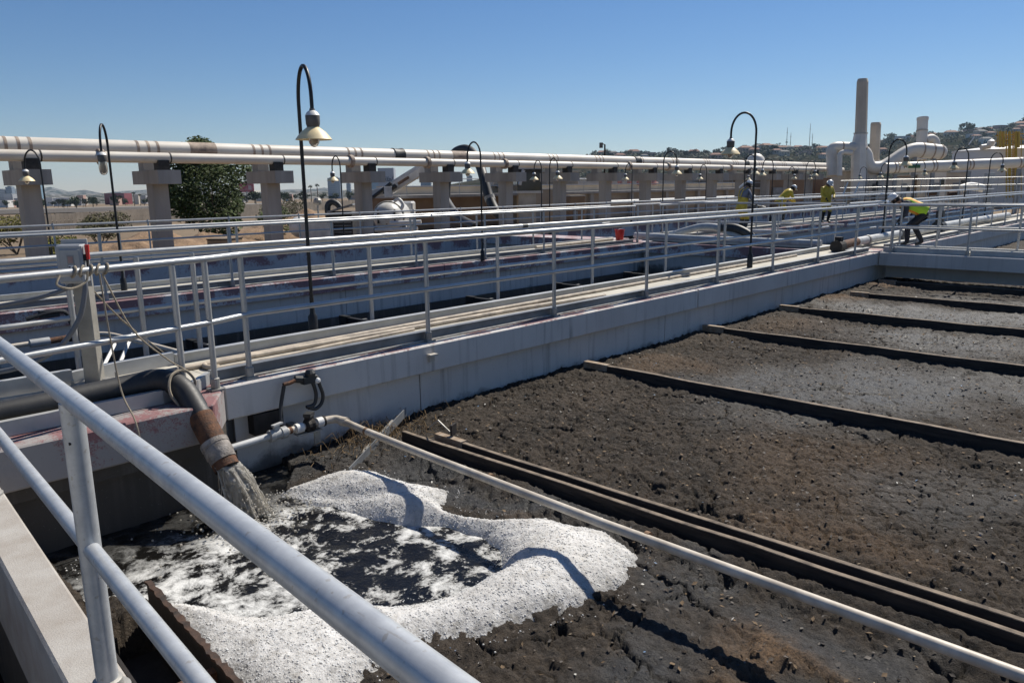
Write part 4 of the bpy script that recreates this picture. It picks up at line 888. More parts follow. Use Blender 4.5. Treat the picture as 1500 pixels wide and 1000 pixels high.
lamp(45.0, 22.0, Z3, -.5, 'tiny gooseneck lamp above the bent worker', s=.98)
lamp(44.6, 19.6, Z3, .5, 'tiny gooseneck lamp just right of the bent worker', s=.98, sgn=-1)
lamp(37.2, 15.5, Z2, .95, 'gooseneck lamp left of the third yellow worker', s=.99, sgn=-1)
lamp(52.0, 21.0, Z3, -.5, 'tiny gooseneck lamp above the third yellow worker', s=.98)
lamp(22.3, 7.05, .02, .95, 'gooseneck lamp in front of the big white duct, left of the vest worker', s=1.0, sgn=-1)
lamp(41.0, 11.7, Z2, .8, 'small gooseneck lamp just right of the green sign', s=.98, sgn=-1)
lamp(40.0, 12.6, Z2, -.6, 'small gooseneck lamp below the green sign', s=.93)
lamp(30.4, 7.02, .02, -.95, 'gooseneck lamp before the white tank, shade turned left', s=1.0)
lamp(33.6, 7.02, .02, .9, 'gooseneck lamp before the yellow ladder, shade turned right', s=.96, sgn=-1)
lamp(47.0, 16.0, Z2, -.7, 'tiny gooseneck lamp beneath the diagonal white duct', s=.93)

# ================================================================== PIPES, BUCKET AND PUMP AT THE CROSS WALKWAY
line('grey_pipe', [(18.95, 12.9, .14), (18.95, 11, .12), (18.95, 9, .12), (18.95, 7.4, .12)], .085, 'pvcgrey', 'grey pipe lying across the end of the dark tank by the red bucket', 'pipe', 14, 3)
line('grey_pipe', [(19.3, 11.9, .14), (19.32, 11.4, .30), (19.34, 10.9, .42), (19.35, 10.4, .40), (19.36, 10.0, .24), (19.38, 9.7, .13)], .10, 'pvcgrey', 'arched grey pipe rising over the walkway behind the red bucket', 'pipe', 14)
line('black_hose', [(19.3, 10.35, .40), (19.32, 9.95, .42), (19.34, 9.6, .30), (19.36, 9.35, .12)], .115, 'rubber', 'black bend joined to the arched grey pipe', 'hose', 14)
line('grey_pipe', [(21.4, 12.2, .2), (21.4, 10.8, .2), (21.4, 9.2, .2)], .07, 'pvcgrey', 'thin grey pipe behind the arched pipe', 'pipe', 10, 3)
line('grey_pipe', [(14.6, 12.95, .06), (17.9, 12.95, .08)], .045, 'hose', 'pale pipe on the second walkway pointing at the red bucket', 'pipe', 10, 3)
bk = thing('bucket', (18.25, 12.95, Z2+.055), 'bright red plastic bucket on the end of the second walkway', 'bucket')
build(MB().lathe([(.10, 0), (.105, .01), (.135, .30), (.148, .31), (.148, .335), (.135, .335), (.128, .30), (.10, .02)], (18.25, 12.95, Z2+.056), 20), 'pail', 'red', bk, sm=True)
build(MB().tube([(18.25+.15*math.cos(a), 12.95-.04, Z2+.36+.0+.05*math.sin(a)) for a in np.linspace(0, math.pi, 9)], .006, 5), 'handle', 'white', bk)
line('grey_pipe', [(18.9, 6.55, .20), (20.5, 6.6, .20), (23, 6.65, .20), (26.0, 6.68, .17)], .10, 'pvcgrey', 'large light grey pipe lying on the walkway behind the cross railing', 'pipe', 18, 3)
for x in (19.7, 22.4): label(build(MB().tube([(x-.05, 6.58, .19), (x+.05, 6.58, .19)], .13, 16), 'pipe_flange', 'steel'), 'flanged joint on the large grey pipe, %s' % ('near the cross railing' if x < 20 else 'by the feet of the vest worker'), 'flange')
line('grey_pipe', [(26.6, 6.68, .22), (30, 6.7, .22), (36, 6.7, .22)], .11, 'pvcgrey', 'farther length of the large grey pipe beyond the black valve', 'pipe', 14, 3)
pv = thing('pump', (18.3, 6.5, .055), 'rusty pipe coupling with black valve on the deck end', 'pump')
build(MB().tube([(17.75, 6.50, .18), (18.9, 6.55, .20)], .10, 14), 'rusty_pipe', 'rust', pv, sm=True); build(MB().tube([(17.45, 6.48, .17), (17.78, 6.5, .18)], .14, 14).box((17.6, 6.48, .30), (.14, .14, .18)), 'valve', 'iron', pv); build(MB().box((18.1, 6.35, .075), (.7, .3, .03)), 'tarp', pmat('crumpled_grey_tarp', (.3, .32, .34), .5), pv)
bv = thing('valve', (26.3, 6.68, .06), 'upright black valve on the far grey pipe', 'valve'); build(MB().tube([(26.1, 6.68, .22), (26.5, 6.68, .22)], .17, 12).box((26.3, 6.68, .5), (.2, .2, .4)), 'body', 'rubber', bv); build(MB().tube([(26.3, 6.68, .7), (26.3, 6.68, .95)], .09, 10), 'actuator', 'pvcgrey', bv)

# ================================================================== PEOPLE
def skin_body(joints, bones, mats, bone_mat, name, parent):
    names = list(joints); me = bpy.data.meshes.new('tmp'); me.from_pydata([joints[k][0] for k in names], [(names.index(a), names.index(b)) for a, b in bones], [])
    o = bpy.data.objects.new('tmp', me); col.objects.link(o)
    m = o.modifiers.new('s', 'SKIN'); m.use_smooth_shade = True
    for i, k in enumerate(names):
        r = joints[k][1]; me.skin_vertices[0].data[i].radius = r if isinstance(r, tuple) else (r, r)
        me.skin_vertices[0].data[i].use_root = (k == 'pelvis')
    o.modifiers.new('u', 'SUBSURF').levels = 2
    dg = bpy.context.evaluated_depsgraph_get(); dg.update(); nm = bpy.data.meshes.new_from_object(o.evaluated_get(dg)); bpy.data.objects.remove(o)
    nm.name = name
    # hands get five bent fingers, the face a nose and ears, all joined to the one body mesh
    b = bmesh.new(); b.from_mesh(nm); ex = MB()
    for s in ('l', 'r'):
        h = Vector(joints['hand_'+s][0]); wv = Vector(joints['wrist_'+s][0]); d = (h-wv).normalized(); sd2 = d.cross(Vector((0, 0, 1)))
        sd2 = sd2.normalized() if sd2.length > .05 else Vector((0, 1, 0)); nn = d.cross(sd2)
        for k, l in enumerate((.065, .08, .085, .075)):
            p = h+sd2*(k-1.5)*.020+d*.02; ex.tube([p, p+d*l*.5+nn*.008, p+d*l*.8+nn*.03], [.0095, .009, .007], 6)
        p = wv+d*.03+sd2*.03; ex.tube([p, p+sd2*.03+d*.03, p+sd2*.03+d*.06+nn*.012], [.011, .010, .008], 6)
    hd = Vector(joints['head'][0]); f = Vector(joints['face'][0])-hd; f.normalize(); lf = Vector((0, 1, 0))
    ex.tube([hd+f*.085+Vector((0, 0, .012)), hd+f*.122-Vector((0, 0, .022))], [.010, .016], 6)
    for s in (-1, 1): ex.ball(hd+lf*s*.088, .026, 6); ex.ball(hd+f*.092+lf*s*.034+Vector((0, 0, .018)), .012, 6)
    ex.tube([hd+f*.094-lf*.025-Vector((0, 0, .055)), hd+f*.094+lf*.025-Vector((0, 0, .055))], .007, 6)
    vs = [b.verts.new(v) for v in ex.v]; b.faces.ensure_lookup_table()
    for fc in ex.f: b.faces.new([vs[i] for i in fc]).smooth = True
    b.to_mesh(nm); b.free()
    for q in mats: nm.materials.append(q)
    seg = [(Vector(joints[a][0]), Vector(joints[c][0]), bone_mat.get((a, c), 0)) for a, c in bones]
    idx = []
    for p in nm.polygons:
        c = p.center; best = 9; bi = 0
        for a, e, mi in seg:
            ab = e-a; t = max(0, min(1, (c-a).dot(ab)/max(1e-9, ab.length_squared))); d = (c-a-ab*t).length
            if d < best: best = d; bi = mi
        idx.append(bi)
    nm.polygons.foreach_set('material_index', idx)
    ob = bpy.data.objects.new(name, nm); col.objects.link(ob); ob.parent = parent; return ob
SK = pmat('skin', (.34, .2, .13), .6, world=False); YEL = pmat('yellow_rainsuit', (.62, .44, .03), .45, 0, .35, 6, world=False); BOOT = pmat('black_boots', (.015, .015, .016), .5, world=False)
GREY = pmat('grey_shirt', (.18, .2, .25), .85, world=False); NAVY = pmat('dark_trousers', (.02, .021, .026), .85, world=False); GLV = pmat('dark_gloves', (.03, .03, .03), .7, world=False); HAT = pmat('white_hard_hat', (.74, .74, .73), .3, world=False)
def vestm():
    t = T('hi_vis_vest'); x, y, z = t.sep(t.obj()); a = t.ma('ABSOLUTE', y); s_ = t.ramp(a, (.01, 0.0), (.02, 1.0), (.13, 1.0), (.14, 0.0)); s2 = t.ramp(a, (.05, 0.0), (.055, 1.0), (.085, 1.0), (.09, 0.0))
    c = t.mix(s_, (.42, .68, .03), (.9, .22, .03)); c = t.mix(s2, c, (.85, .72, .1)); t.set(Base_Color=c, Roughness=.7); return t.m
BONES = [('pelvis', 'belly'), ('belly', 'chest'), ('chest', 'neck'), ('neck', 'head'), ('head', 'crown'), ('head', 'face')]
for s in 'lr': BONES += [('chest', 'shoulder_'+s), ('shoulder_'+s, 'elbow_'+s), ('elbow_'+s, 'wrist_'+s), ('wrist_'+s, 'hand_'+s), ('pelvis', 'hip_'+s), ('hip_'+s, 'knee_'+s), ('knee_'+s, 'ankle_'+s), ('ankle_'+s, 'toe_'+s)]
def person(lab, loc, az, lean, reach, knee=.05, stance=.0, shirt=0, trousers=1, headdrop=.35, vest=False, hood=False, bib=False, fat=1.0):
    """lean: torso angle from upright (radians); reach: (forward, down) of the hands from the shoulders"""
    t = thing('person', loc, lab, 'person'); t.rotation_euler[2] = az
    S = math.sin(lean); Cc = math.cos(lean); hz = .90-knee*.5; px = -.18*S
    ax = lambda d: (px+d*S, d*Cc+hz)
    J = {'pelvis': ((px, 0, hz), (.135*fat, .165*fat)), 'belly': ((ax(.22)[0], 0, ax(.22)[1]), (.125*fat, .16*fat)), 'chest': ((ax(.45)[0], 0, ax(.45)[1]), (.135*fat, .17*fat)), 'neck': ((ax(.58)[0]+.01, 0, ax(.58)[1]), .062)}
    nx, nz = ax(.58); hx = nx+.13*math.sin(lean+headdrop)+.02; hz2 = nz+.14*math.cos(lean+headdrop)
    fa = lean*.55+headdrop; J['head'] = ((hx, 0, hz2), .092); J['crown'] = ((hx+.05*math.sin(fa), 0, hz2+.07*math.cos(fa)), .085); J['face'] = ((hx+.045*math.cos(fa), 0, hz2-.045*math.sin(fa)-.02), .07)
    for s, k in (('l', 1), ('r', -1)):
        sx, sz = ax(.49); J['shoulder_'+s] = ((sx, k*.19, sz), .075*fat); wx, wz = sx+reach[0]+k*.05, sz-reach[1]
        ex, ez = (sx+wx)/2-.06, (sz+wz)/2-.05
        J['elbow_'+s] = ((ex, k*.25, ez), .055*fat); J['wrist_'+s] = ((wx, k*.13, wz), .040*fat); d = Vector((wx-ex, 0, wz-ez)).normalized(); J['hand_'+s] = ((wx+d.x*.07, k*.12, wz+d.z*.07), (.022, .042))
        st = stance*k; J['hip_'+s] = ((px, k*.10, hz-.06), .105*fat); J['knee_'+s] = ((px*.3+st*.5+.10+knee*.4, k*.13, .48), .075*fat); J['ankle_'+s] = ((st-.02, k*.13, .10), .055); J['toe_'+s] = ((st+.15, k*.15, .035), (.035, .045))
    BM = {('neck', 'head'): 2, ('head', 'crown'): 2, ('head', 'face'): 2, ('pelvis', 'belly'): 0}
    for s in 'lr': BM.update({('pelvis', 'hip_'+s): 1, ('hip_'+s, 'knee_'+s): 1, ('knee_'+s, 'ankle_'+s): 1 if trousers == 'navy' else 3, ('ankle_'+s, 'toe_'+s): 3, ('wrist_'+s, 'hand_'+s): 4})
    if bib: BM[('pelvis', 'belly')] = 1
    body = skin_body(J, BONES, [shirt, NAVY if trousers == 'navy' else YEL, SK, BOOT, GLV], BM, 'body', t)
    # hard hat
    hm = Matrix.Rotation(fa*.85, 3, 'Y'); c0 = Vector(J['head'][0])+hm @ Vector((.0, 0, .045))
    hat = MB().lathe([(.112, 0), (.110, .03), (.100, .07), (.07, .10), (.03, .113), (.004, .116)], c0, 18, hm); L0 = wloc(t)
    def loc_build(mb, nm, m, par=t, sm=True):
        me = meshof(mb, nm, m, sm); o = bpy.data.objects.new(nm, me); col.objects.link(o); o.parent = par; return o
    h = loc_build(hat, 'hard_hat', HAT)
    br = MB().lathe([(.110, 0), (.130, -.006), (.130, -.012), (.105, -.006)], c0, 18, hm); p = c0+hm @ Vector((.11, 0, -.006)); br.box(p, (.10, .15, .01), 0, hm); loc_build(br, 'brim', HAT, h)
    hr = MB().lathe([(.094, -.07), (.102, -.02), (.100, .02)], Vector(J['head'][0])-hm @ Vector((.02, 0, 0)), 12, hm); loc_build(hr, 'hair', pmat('dark_hair', (.02, .015, .012), .8))
    rot = Matrix.Rotation(lean, 3, 'Y')
    def shell(prof, mat, nm):
        mb = MB(); n = 20; vs = []; 
        for d, ra, rb in prof:
            for k in range(n):
                a = 2*math.pi*k/n; q = rot @ Vector((ra*math.cos(a), rb*math.sin(a), 0)); vs.append((ax(d)[0]+q.x, q.y, ax(d)[1]+q.z))
        mb._add(vs, [(i*n+k, i*n+(k+1) % n, (i+1)*n+(k+1) % n, (i+1)*n+k) for i in range(len(prof)-1) for k in range(n)]); return loc_build(mb, nm, mat)
    if vest: shell([(-.03, .165, .20), (.1, .16, .195), (.25, .155, .19), (.42, .16, .20), (.52, .125, .17), (.57, .085, .10)], vestm(), 'safety_vest')
    if hood: shell([(-.16, .19, .22), (.0, .175, .205), (.25, .165, .20), (.45, .165, .21), (.54, .12, .16), (.60, .09, .095)], shirt, 'rain_jacket')
    if bib:
        shell([(-.12, .165, .20), (.1, .155, .19), (.28, .15, .185)], YEL, 'bib_overall')
        for k in (-1, 1): loc_build(MB().tube([(ax(.27)[0]+.15*Cc, k*.09, ax(.27)[1]-.15*S), (ax(.50)[0]+.12*Cc, k*.10, ax(.5)[1]-.05*S), (ax(.57)[0], k*.10, ax(.57)[1]+.03), (ax(.48)[0]-.15*Cc, k*.08, ax(.48)[1]+.12*S), (ax(.25)[0]-.16*Cc, k*.05, ax(.25)[1]+.14*S)], .016, 6), 'suspender', YEL)
    return t
AR = RAZ
p1 = onz(1086, 341, .05); p2_ = onz(1146, 326, .0); p3_ = onz(1208, 327, .0); p4_ = onz(1338, 361, .055)
person('worker in grey shirt and yellow bib overalls with white hard hat', (p1[0], p1[1], .0), AR+.3, .22, (.30, .33), shirt=GREY, bib=True, headdrop=.5)
person('worker in yellow rain jacket bending forward over the railing', (p2_[0], p2_[1], .0), AR+.2, .75, (.28, .42), shirt=YEL, hood=True, stance=.12, headdrop=.35, fat=1.05)
person('worker in open yellow rain suit standing with head lowered', (p3_[0], p3_[1], .0), YAW+math.pi+.15, .12, (.22, .38), shirt=YEL, hood=True, headdrop=.75, fat=1.05)
person('worker in lime and orange safety vest leaning far forward', (p4_[0], p4_[1], .055), AR+math.pi-.25, 1.15, (.06, .40), knee=.12, stance=.2, shirt=pmat('charcoal_shirt', (.05, .055, .07), .85, world=False), trousers='navy', vest=True, headdrop=.15)
hp = thing('tool_pole', (p1[0]+.3, p1[1]-.2, .9), 'dark hose nozzle held by the worker in the grey shirt', 'tool'); q0 = Vector((p1[0], p1[1], 0)); dv = Vector((math.cos(AR), math.sin(AR), 0))
build(MB().tube([q0+dv*.25+Vector((0, 0, .93)), q0+dv*.62+Vector((0, 0, .86))], .02, 8), 'lance', 'rubber', hp); build(MB().tube([q0+dv*.62+Vector((0, 0, .86)), q0+dv*.72+Vector((0, 0, .84))], .03, 8), 'nozzle', 'steel', hp)

# ================================================================== PIPE RACK
MT['wpipe'] = pmat('white_painted_pipe', (.70, .66, .58), .5, 0, .18, .5, c2=(.56, .50, .42), bump=.03)
MT['band'] = pmat('stained_pipe_band', (.42, .33, .25), .75, 0, .5, 4, c2=(.16, .12, .10))
PX = [3.2, 7.9, 12.2, 16.9, 21.65, 26.5, 31.3, 36.0, 40.6, 45.2, 49.8, 54.4, 59.0, 63.6, 68.2, 72.8]
pm_col = meshof(MB().box((0, 0, 0.0), (.58, .58, 4.2)), 'column', 'pier'); pm_cap = meshof(MB().box((0, 0, 0), (.84, 2.4, .50)), 'cap', 'pier')
pm_s1 = meshof(MB().box((0, 0, 0), (.42, .42, .36)), 'pedestal', 'iron'); pm_s2 = meshof(MB().box((0, 0, 0), (.5, .5, .56)), 'pedestal', 'pier')
ords = ['first', 'second', 'third', 'fourth', 'fifth', 'sixth', 'seventh', 'eighth', 'ninth', 'tenth', 'eleventh', 'twelfth', 'thirteenth', 'fourteenth', 'fifteenth', 'sixteenth']
for i, x in enumerate(PX):
    t = thing('pipe_pier', (x, 30, GZ-.3), 'T-shaped concrete pier under the white pipes, %s counted from the left' % ords[max(0, i-1)] if i else 'T-shaped concrete pier under the white pipes, cut by the left edge', 'pier', 'concrete piers of the pipe rack')
    place(pm_col, 'column', t, (x, 30, -.25)); c = place(pm_cap, 'cap', t, (x, 30, 2.10)); place(pm_s1, 'pedestal', t, (x, 29.4, 2.53)); place(pm_s2, 'pedestal', t, (x, 30.7, 2.62))
fp = thing('pipeline', (40, 29.4, 2.6), 'lower front white pipeline along the top of the piers', 'pipeline')
build(MB().tube([(-8, 29.4, 2.80), (79.5, 29.4, 2.80)], .19, 20), 'pipe_run', 'wpipe', fp, sm=True)
for x in [10.1, 20.6, 25.1, 30.6, 42.3, 47, 56]: build(MB().tube([(x-.09, 29.4, 2.80), (x-.085, 29.4, 2.80), (x+.085, 29.4, 2.80), (x+.09, 29.4, 2.80)], [.20, .28, .28, .20], 18), 'flange', 'band', fp, sm=True)
for x in PX: build(MB().tube([(x+.28, 29.4, 2.8), (x+.33, 29.4, 2.8)], .198, 16), 'strap', 'iron', fp)
bp = thing('pipeline', (40, 30.7, 2.9), 'upper back white pipeline with stained bands and black couplings', 'pipeline')
build(MB().tube([(-8, 30.7, 3.18), (79, 30.7, 3.18)], .30, 24), 'pipe_run', 'wpipe', bp, sm=True); build(MB().ball((79, 30.7, 3.18), .30, 16), 'end_cap', 'wpipe', bp, sm=True)
for x in PX:
    for d in (-.38, .0, .36): build(MB().tube([(x+d-.05, 30.7, 3.18), (x+d+.05, 30.7, 3.18)], .307, 20), 'band', 'band', bp, sm=True)
for x in (24.3, 45.0, 61): build(MB().tube([(x-.32, 30.7, 3.18), (x-.30, 30.7, 3.18), (x-.1, 30.7, 3.18), (x+.1, 30.7, 3.18), (x+.3, 30.7, 3.18), (x+.32, 30.7, 3.18)], [.31, .345, .32, .32, .35, .31], 20), 'coupling', 'rubber', bp, sm=True)
for x in (14.4, 28.4): build(MB().tube([(x-.6, 30.7, 3.18), (x+.5, 30.7, 3.18)], .304, 20), 'stained_wrap', 'band', bp, sm=True)

# ================================================================== TREE, BUSHES, FENCE, MOUNDS
def leafm(name, c):
    t = T(name); oi = t.n('ShaderNodeNewGeometry').outputs['Random Per Island']; c_ = t.mix(oi, g(c, .55), g(c, 1.35))
    t.set(Base_Color=c_, Roughness=.7); t.b.inputs['Specular IOR Level'].default_value = .12; return t.m
LEAF = leafm('green_leaves', (.048, .070, .02)); LEAFD = leafm('dull_bush_leaves', (.06, .058, .026)); LEAFF = leafm('far_foliage', (.032, .045, .02)); BARK = pmat('bark', (.10, .075, .05), .95)
def leaves(mb, cl, n, s, r):
    """n leaf quads spread through the clump spheres cl = [(x,y,z,rad)]"""
    wts = [c[3]**2 for c in cl]; V = []; F = []
    for _ in range(n):
        c = r.choices(cl, wts)[0]
        while True:
            d = Vector((r.uniform(-1, 1), r.uniform(-1, 1), r.uniform(-1, 1)))
            if .05 < d.length < 1: break
        d = d*(d.length**-.45); p = Vector(c[:3])+Vector((d.x, d.y, d.z*.85))*c[3]*r.uniform(.8, 1.08)
        u = Vector((r.gauss(0, 1), r.gauss(0, 1), r.gauss(0, .6))).normalized(); v = u.orthogonal().normalized(); k = s*r.uniform(.6, 1.4)
        o = len(V); V += [p-u*k, p+v*k*.55, p+u*k, p-v*k*.55]; F.append((o, o+1, o+2, o+3))
    return mb._add(V, F)
def tree(name, base, h, wd, lab, cat='tree', n=9000, ncl=46, leaf=.11, mat=LEAF, seed=1, group=None, low=.25):
    r = random.Random(seed); t = thing(name, base, lab, cat, group); B = Vector(base); cl = []
    for i in range(ncl):
        a = r.uniform(0, 6.28); k = r.random(); zf = low+(1-low)*r.random()**.85
        prof = math.sin(min(1, (zf-low*.6)/(1-low*.6)*1.02)*math.pi*.93)**.6
        rr = wd/2*prof*math.sqrt(r.uniform(.1, 1))*.82
        cl.append((B.x+math.cos(a)*rr, B.y+math.sin(a)*rr, B.z+h*zf-.09*h*prof*0, wd*r.uniform(.085, .16)))
    tr = MB().tube([B, B+Vector((.05*wd, 0, h*.25)), B+Vector((.02*wd, .03*wd, h*.6))], [h*.028, h*.022, h*.012], 8)
    for c in cl[::4]: tr.tube([B+Vector((.03*wd, 0, h*.28)), (B+Vector(c[:3]))/2+Vector((0, 0, -.03*h)), Vector(c[:3])], [h*.012, h*.008, h*.003], 5)
    build(tr, 'trunk', BARK, t, sm=True); build(leaves(MB(), cl, n, leaf, r), 'crown', mat, t); return t
def gz(px, depth): p = at(px, 300, depth); return (p[0], p[1], gfun(p[0], p[1]))
tree('broadleaf_tree', gz(306, 41), 5.35, 5.4, 'dense green broadleaf tree behind the white pipes', seed=14, n=17000, ncl=50, leaf=.095, low=.16)
def bush(px, depth, wd, h, lab, mat=LEAFD, seed=1, n=1500):
    r = random.Random(seed); b = gz(px, depth); t = thing('bush', b, lab, 'bush'); cl = [(b[0]+r.uniform(-.4, .4)*wd, b[1]+r.uniform(-.4, .4)*wd, b[2]+h*r.uniform(.3, .8), wd*r.uniform(.14, .26)) for _ in range(14)]
    st = MB()
    for c in cl[:7]: st.tube([b, ((b[0]+c[0])/2, (b[1]+c[1])/2, (b[2]+c[2])/2-.05), c[:3]], [.035, .025, .01], 5)
    build(st, 'stems', BARK, t); build(leaves(MB(), cl, n, .07, r), 'foliage', mat, t)
bush(140, 40, 2.6, 2.0, 'dark dry bush behind the caged globe lamp', seed=2, n=2600); bush(396, 43, 2.0, 2.4, 'olive bush between tree and pier', seed=3, n=2200, mat=LEAF); bush(428, 60, 2.2, 2.4, 'small olive bush beside the third pier', seed=5)
bush(15, 36, 2.2, 2.0, 'yellow green shrub at the left edge below the pipes', leafm('yellowish_leaves', (.12, .11, .03)), 6, 2200); bush(70, 30, 1.4, 1.4, 'low yellow green weed behind the switch box', leafm('weed_leaves', (.13, .13, .03)), 7, 1200)
# bollard fence
FT = thing('bollard_fence', gz(150, 50), 'long rusty brown bollard fence at the left behind the tree', 'fence'); fm = meshof(MB().box((0, 0, 0), (.30, .16, 1.75)), 'slat', pmat('fence_slat', (.36, .31, .25), .9, 0, .4, .7))
A = Vector(at(-90, 300, 44)); B = Vector(at(520, 300, 150)); L = (B-A).length; nsl = 215
for i in range(nsl):
    p = A+(B-A)*(i/(nsl-1)); place(fm, 'slat', FT, (p.x, p.y, gfun(p.x, p.y)+.50+random.uniform(-.03, .03)), .3)
build(MB().tube([(A.x, A.y, gfun(A.x, A.y)+.95), (B.x, B.y, gfun(B.x, B.y)+.95)], .05, 5), 'fence_rail', pmat('fence_rail', (.2, .17, .14), .9), FT)
# dirt mounds
MT['dirt'] = pmat('loose_dirt', (.30, .20, .12), .98, 0, .35, 3, c2=(.17, .11, .07), bump=1.0, bscale=9, bdist=.06)
def mound(px, depth, rx, ry, h, lab, seed):
    b = gz(px, depth)
    def zf(x, y):
        d = np.hypot((x-b[0])/rx, (y-b[1])/ry); e = np.clip(1-d, 0, 1); return GZ-.05+h*(e**.8)*(.65+.7*fbm(x*.9, y*.9, 5, seed))+.18*(fbm(x*3.2, y*3.2, 4, seed+9)-.5)*np.clip(e*4, 0, 1)
    o = grid('dirt_mound', np.linspace(b[0]-rx, b[0]+rx, 60), np.linspace(b[1]-ry, b[1]+ry, 60), zf, 'dirt'); label(o, lab, 'mound')
mound(215, 33, 4.5, 4.0, 1.15, 'large brown dirt mound behind the second railing at left', 1); mound(300, 36, 4, 3.5, .9, 'brown dirt mound at the foot of the tree', 2); mound(450, 48, 6, 4, 1.5, 'brown dirt mound beyond the third pier', 3); mound(130, 27, 3.4, 2.5, .75, 'low dirt heap behind the switch box', 4); mound(370, 30, 3.4, 2.2, .7, 'low dirt heap beside the third pier', 5)
pb = thing('plywood_crate', gz(325, 33), 'weathered plywood crates at the foot of the tree', 'crate'); b = gz(325, 33); build(MB().box((b[0], b[1], -.9), (1.2, 1.0, .8), .6), 'side', pmat('plywood', (.34, .24, .15), .85), pb, bev=.01); build(MB().box((b[0], b[1], -.47), (1.25, 1.05, .05), .6), 'lid', 'wood', pb)

# ================================================================== VACUUM TRUCK AND MACHINES BEHIND THE RACK
def pt(px, py, d): return Vector(at(px, py, d))
D0 = 46.0
VT = thing('vacuum_truck', gz(565, D0), 'white vacuum truck with raised boom behind the piers', 'truck')
VW = pmat('truck_white', (.62, .62, .60), .4, 0, .25, 1.5, c2=(.4, .39, .37)); dxv = Vector((math.cos(RAZ), math.sin(RAZ), 0)); dyv = Vector((fw[0], fw[1], 0)).normalized()
tc = pt(570, 318, D0)
build(MB().tube([tc-dxv*.0-dyv*.2, tc+dyv*2.8], .95, 24), 'debris_tank', VW, VT, sm=True)
build(MB().tube([tc-dyv*.22, tc-dyv*.30], [.99, .97], 24), 'tank_door_ring', 'steel', VT, sm=True); build(MB().ball(tc-dyv*.25, .9, 18), 'rear_door', VW, VT, sm=True)
for k in (-.55, 0, .55): build(MB().box(tc-dyv*1.0+dxv*k*.9+Vector((0, 0, .12*abs(k))), (.09, .12, .8), RAZ), 'door_clamp', 'iron', VT)
build(MB().box(tc+dyv*1.3-Vector((0, 0, 1.15)), (2.0, 4.2, .35), RAZ), 'chassis', 'iron', VT)
for sx in (-.85, .85):
    for sy in (.2, 1.4): c = tc+dxv*sx+dyv*sy; wh = build(MB().tube([(c.x-dxv.x*.15, c.y-dxv.y*.15, GZ+.48), (c.x+dxv.x*.15, c.y+dxv.y*.15, GZ+.48)], .48, 18), 'wheel', 'rubber', VT, sm=True); build(MB().tube([(c.x-dxv.x*.16, c.y-dxv.y*.16, GZ+.48), (c.x+dxv.x*.16, c.y+dxv.y*.16, GZ+.48)], .25, 12), 'rim', 'white', wh)
build(MB().box(tc+dyv*3.9+Vector((0, 0, -.1)), (2.1, 1.6, 1.9), RAZ), 'cab', VW, VT, bev=.1)
b0, b1, b2 = pt(541, 284, D0-1.0), pt(568, 279, D0-1.0), pt(626, 243, D0-1.6)
def beam3(a, b, w_, h_): 
    d = (b-a); m = d.to_track_quat('X', 'Z').to_matrix(); return MB().box((a+b)/2, (d.length, w_, h_), 0, m)
bo = build(beam3(b1+(b2-b1)*.0, b2, .5, .62), 'boom', VW, VT, bev=.03); build(beam3(pt(575, 269, D0-1.85), pt(624, 238.5, D0-2.2), .1, .10), 'boom_rail', 'white', bo)
build(beam3(pt(583, 269.5, D0-1.68), pt(599, 259.5, D0-1.9), .03, .16), 'lettering_strip', pmat('brown_lettering', (.16, .10, .07), .7), bo)
build(beam3(b0-dxv*.4-Vector((0, 0, .12)), b1+Vector((0, 0, .03)), .5, .45), 'boom_base', VW, VT, bev=.03); build(MB().box(pt(569, 281, D0-1.5), (.45, .4, .62), RAZ), 'boom_joint', VW, VT, bev=.02)
build(MB().tube([pt(545, 290, D0-1.3), pt(573, 268, D0-1.5)], .10, 8).tube([pt(563, 284, D0-1.4), pt(580, 272, D0-1.6)], .13, 8), 'lift_cylinder', 'rubber', VT); build(MB().tube([b2, pt(633, 243, D0-1.4)], .2, 10), 'boom_tip', 'iron', VT)
build(MB().tube(bez([pt(577, 295, D0-1.2), pt(584, 292, D0-1.2), pt(590, 299, D0-1.2), pt(588, 306, D0-1.2)]), .10, 10), 'pipe_bend', 'white', VT, sm=True)
for (a, b, y0, y1) in ((571, 617, 327, 325), (549, 612, 337.5, 335)): build(MB().tube([pt(a, y0, D0-3), pt(b, y1, D0-3)], .115, 12), 'white_tube', 'white', VT, sm=True)
GN = thing('generator', gz(505, 41), 'dark louvred generator with pitched lid behind the second railing', 'generator'); gc = pt(505, 325, 41)
build(MB().box((gc.x, gc.y, -.45), (1.15, 1.6, 1.7), RAZ), 'housing', pmat('generator_black', (.03, .03, .032), .6), GN, bev=.02)
for k in range(7): build(MB().box(Vector((gc.x, gc.y, 0))-dyv*.82+Vector((0, 0, -1.0+k*.17)), (1.0, .04, .05), RAZ), 'louvre', 'aludark', GN)
build(beam3(pt(483, 310, 40.2), pt(520, 299, 40.2), 1.8, .08), 'lid', 'aludark', GN); build(MB().tube(bez([pt(481, 318, 41), pt(480, 302, 41), pt(486, 296, 41), pt(494, 299, 41), pt(499, 305, 41)]), .16, 12), 'intake_hose', 'rubber', GN, sm=True)
ex = thing('white_tank_unit', gz(465, 40), 'white cylinder unit with rounded hood left of the generator', 'tank'); c = pt(466, 345, 40); build(MB().box((c.x, c.y, -.6), (1.5, 1.3, 1.3), RAZ), 'body', VW, ex, bev=.15); c = pt(440, 350, 40); build(MB().ball((c.x, c.y, -.35), .55, 14), 'hood', VW, ex, sm=True); c = pt(466, 309, 40); build(MB().tube([(c.x, c.y, 0), (c.x, c.y, .8)], .05, 8).ball((c.x, c.y, .95), .22, 10), 'vent', 'steel', ex)
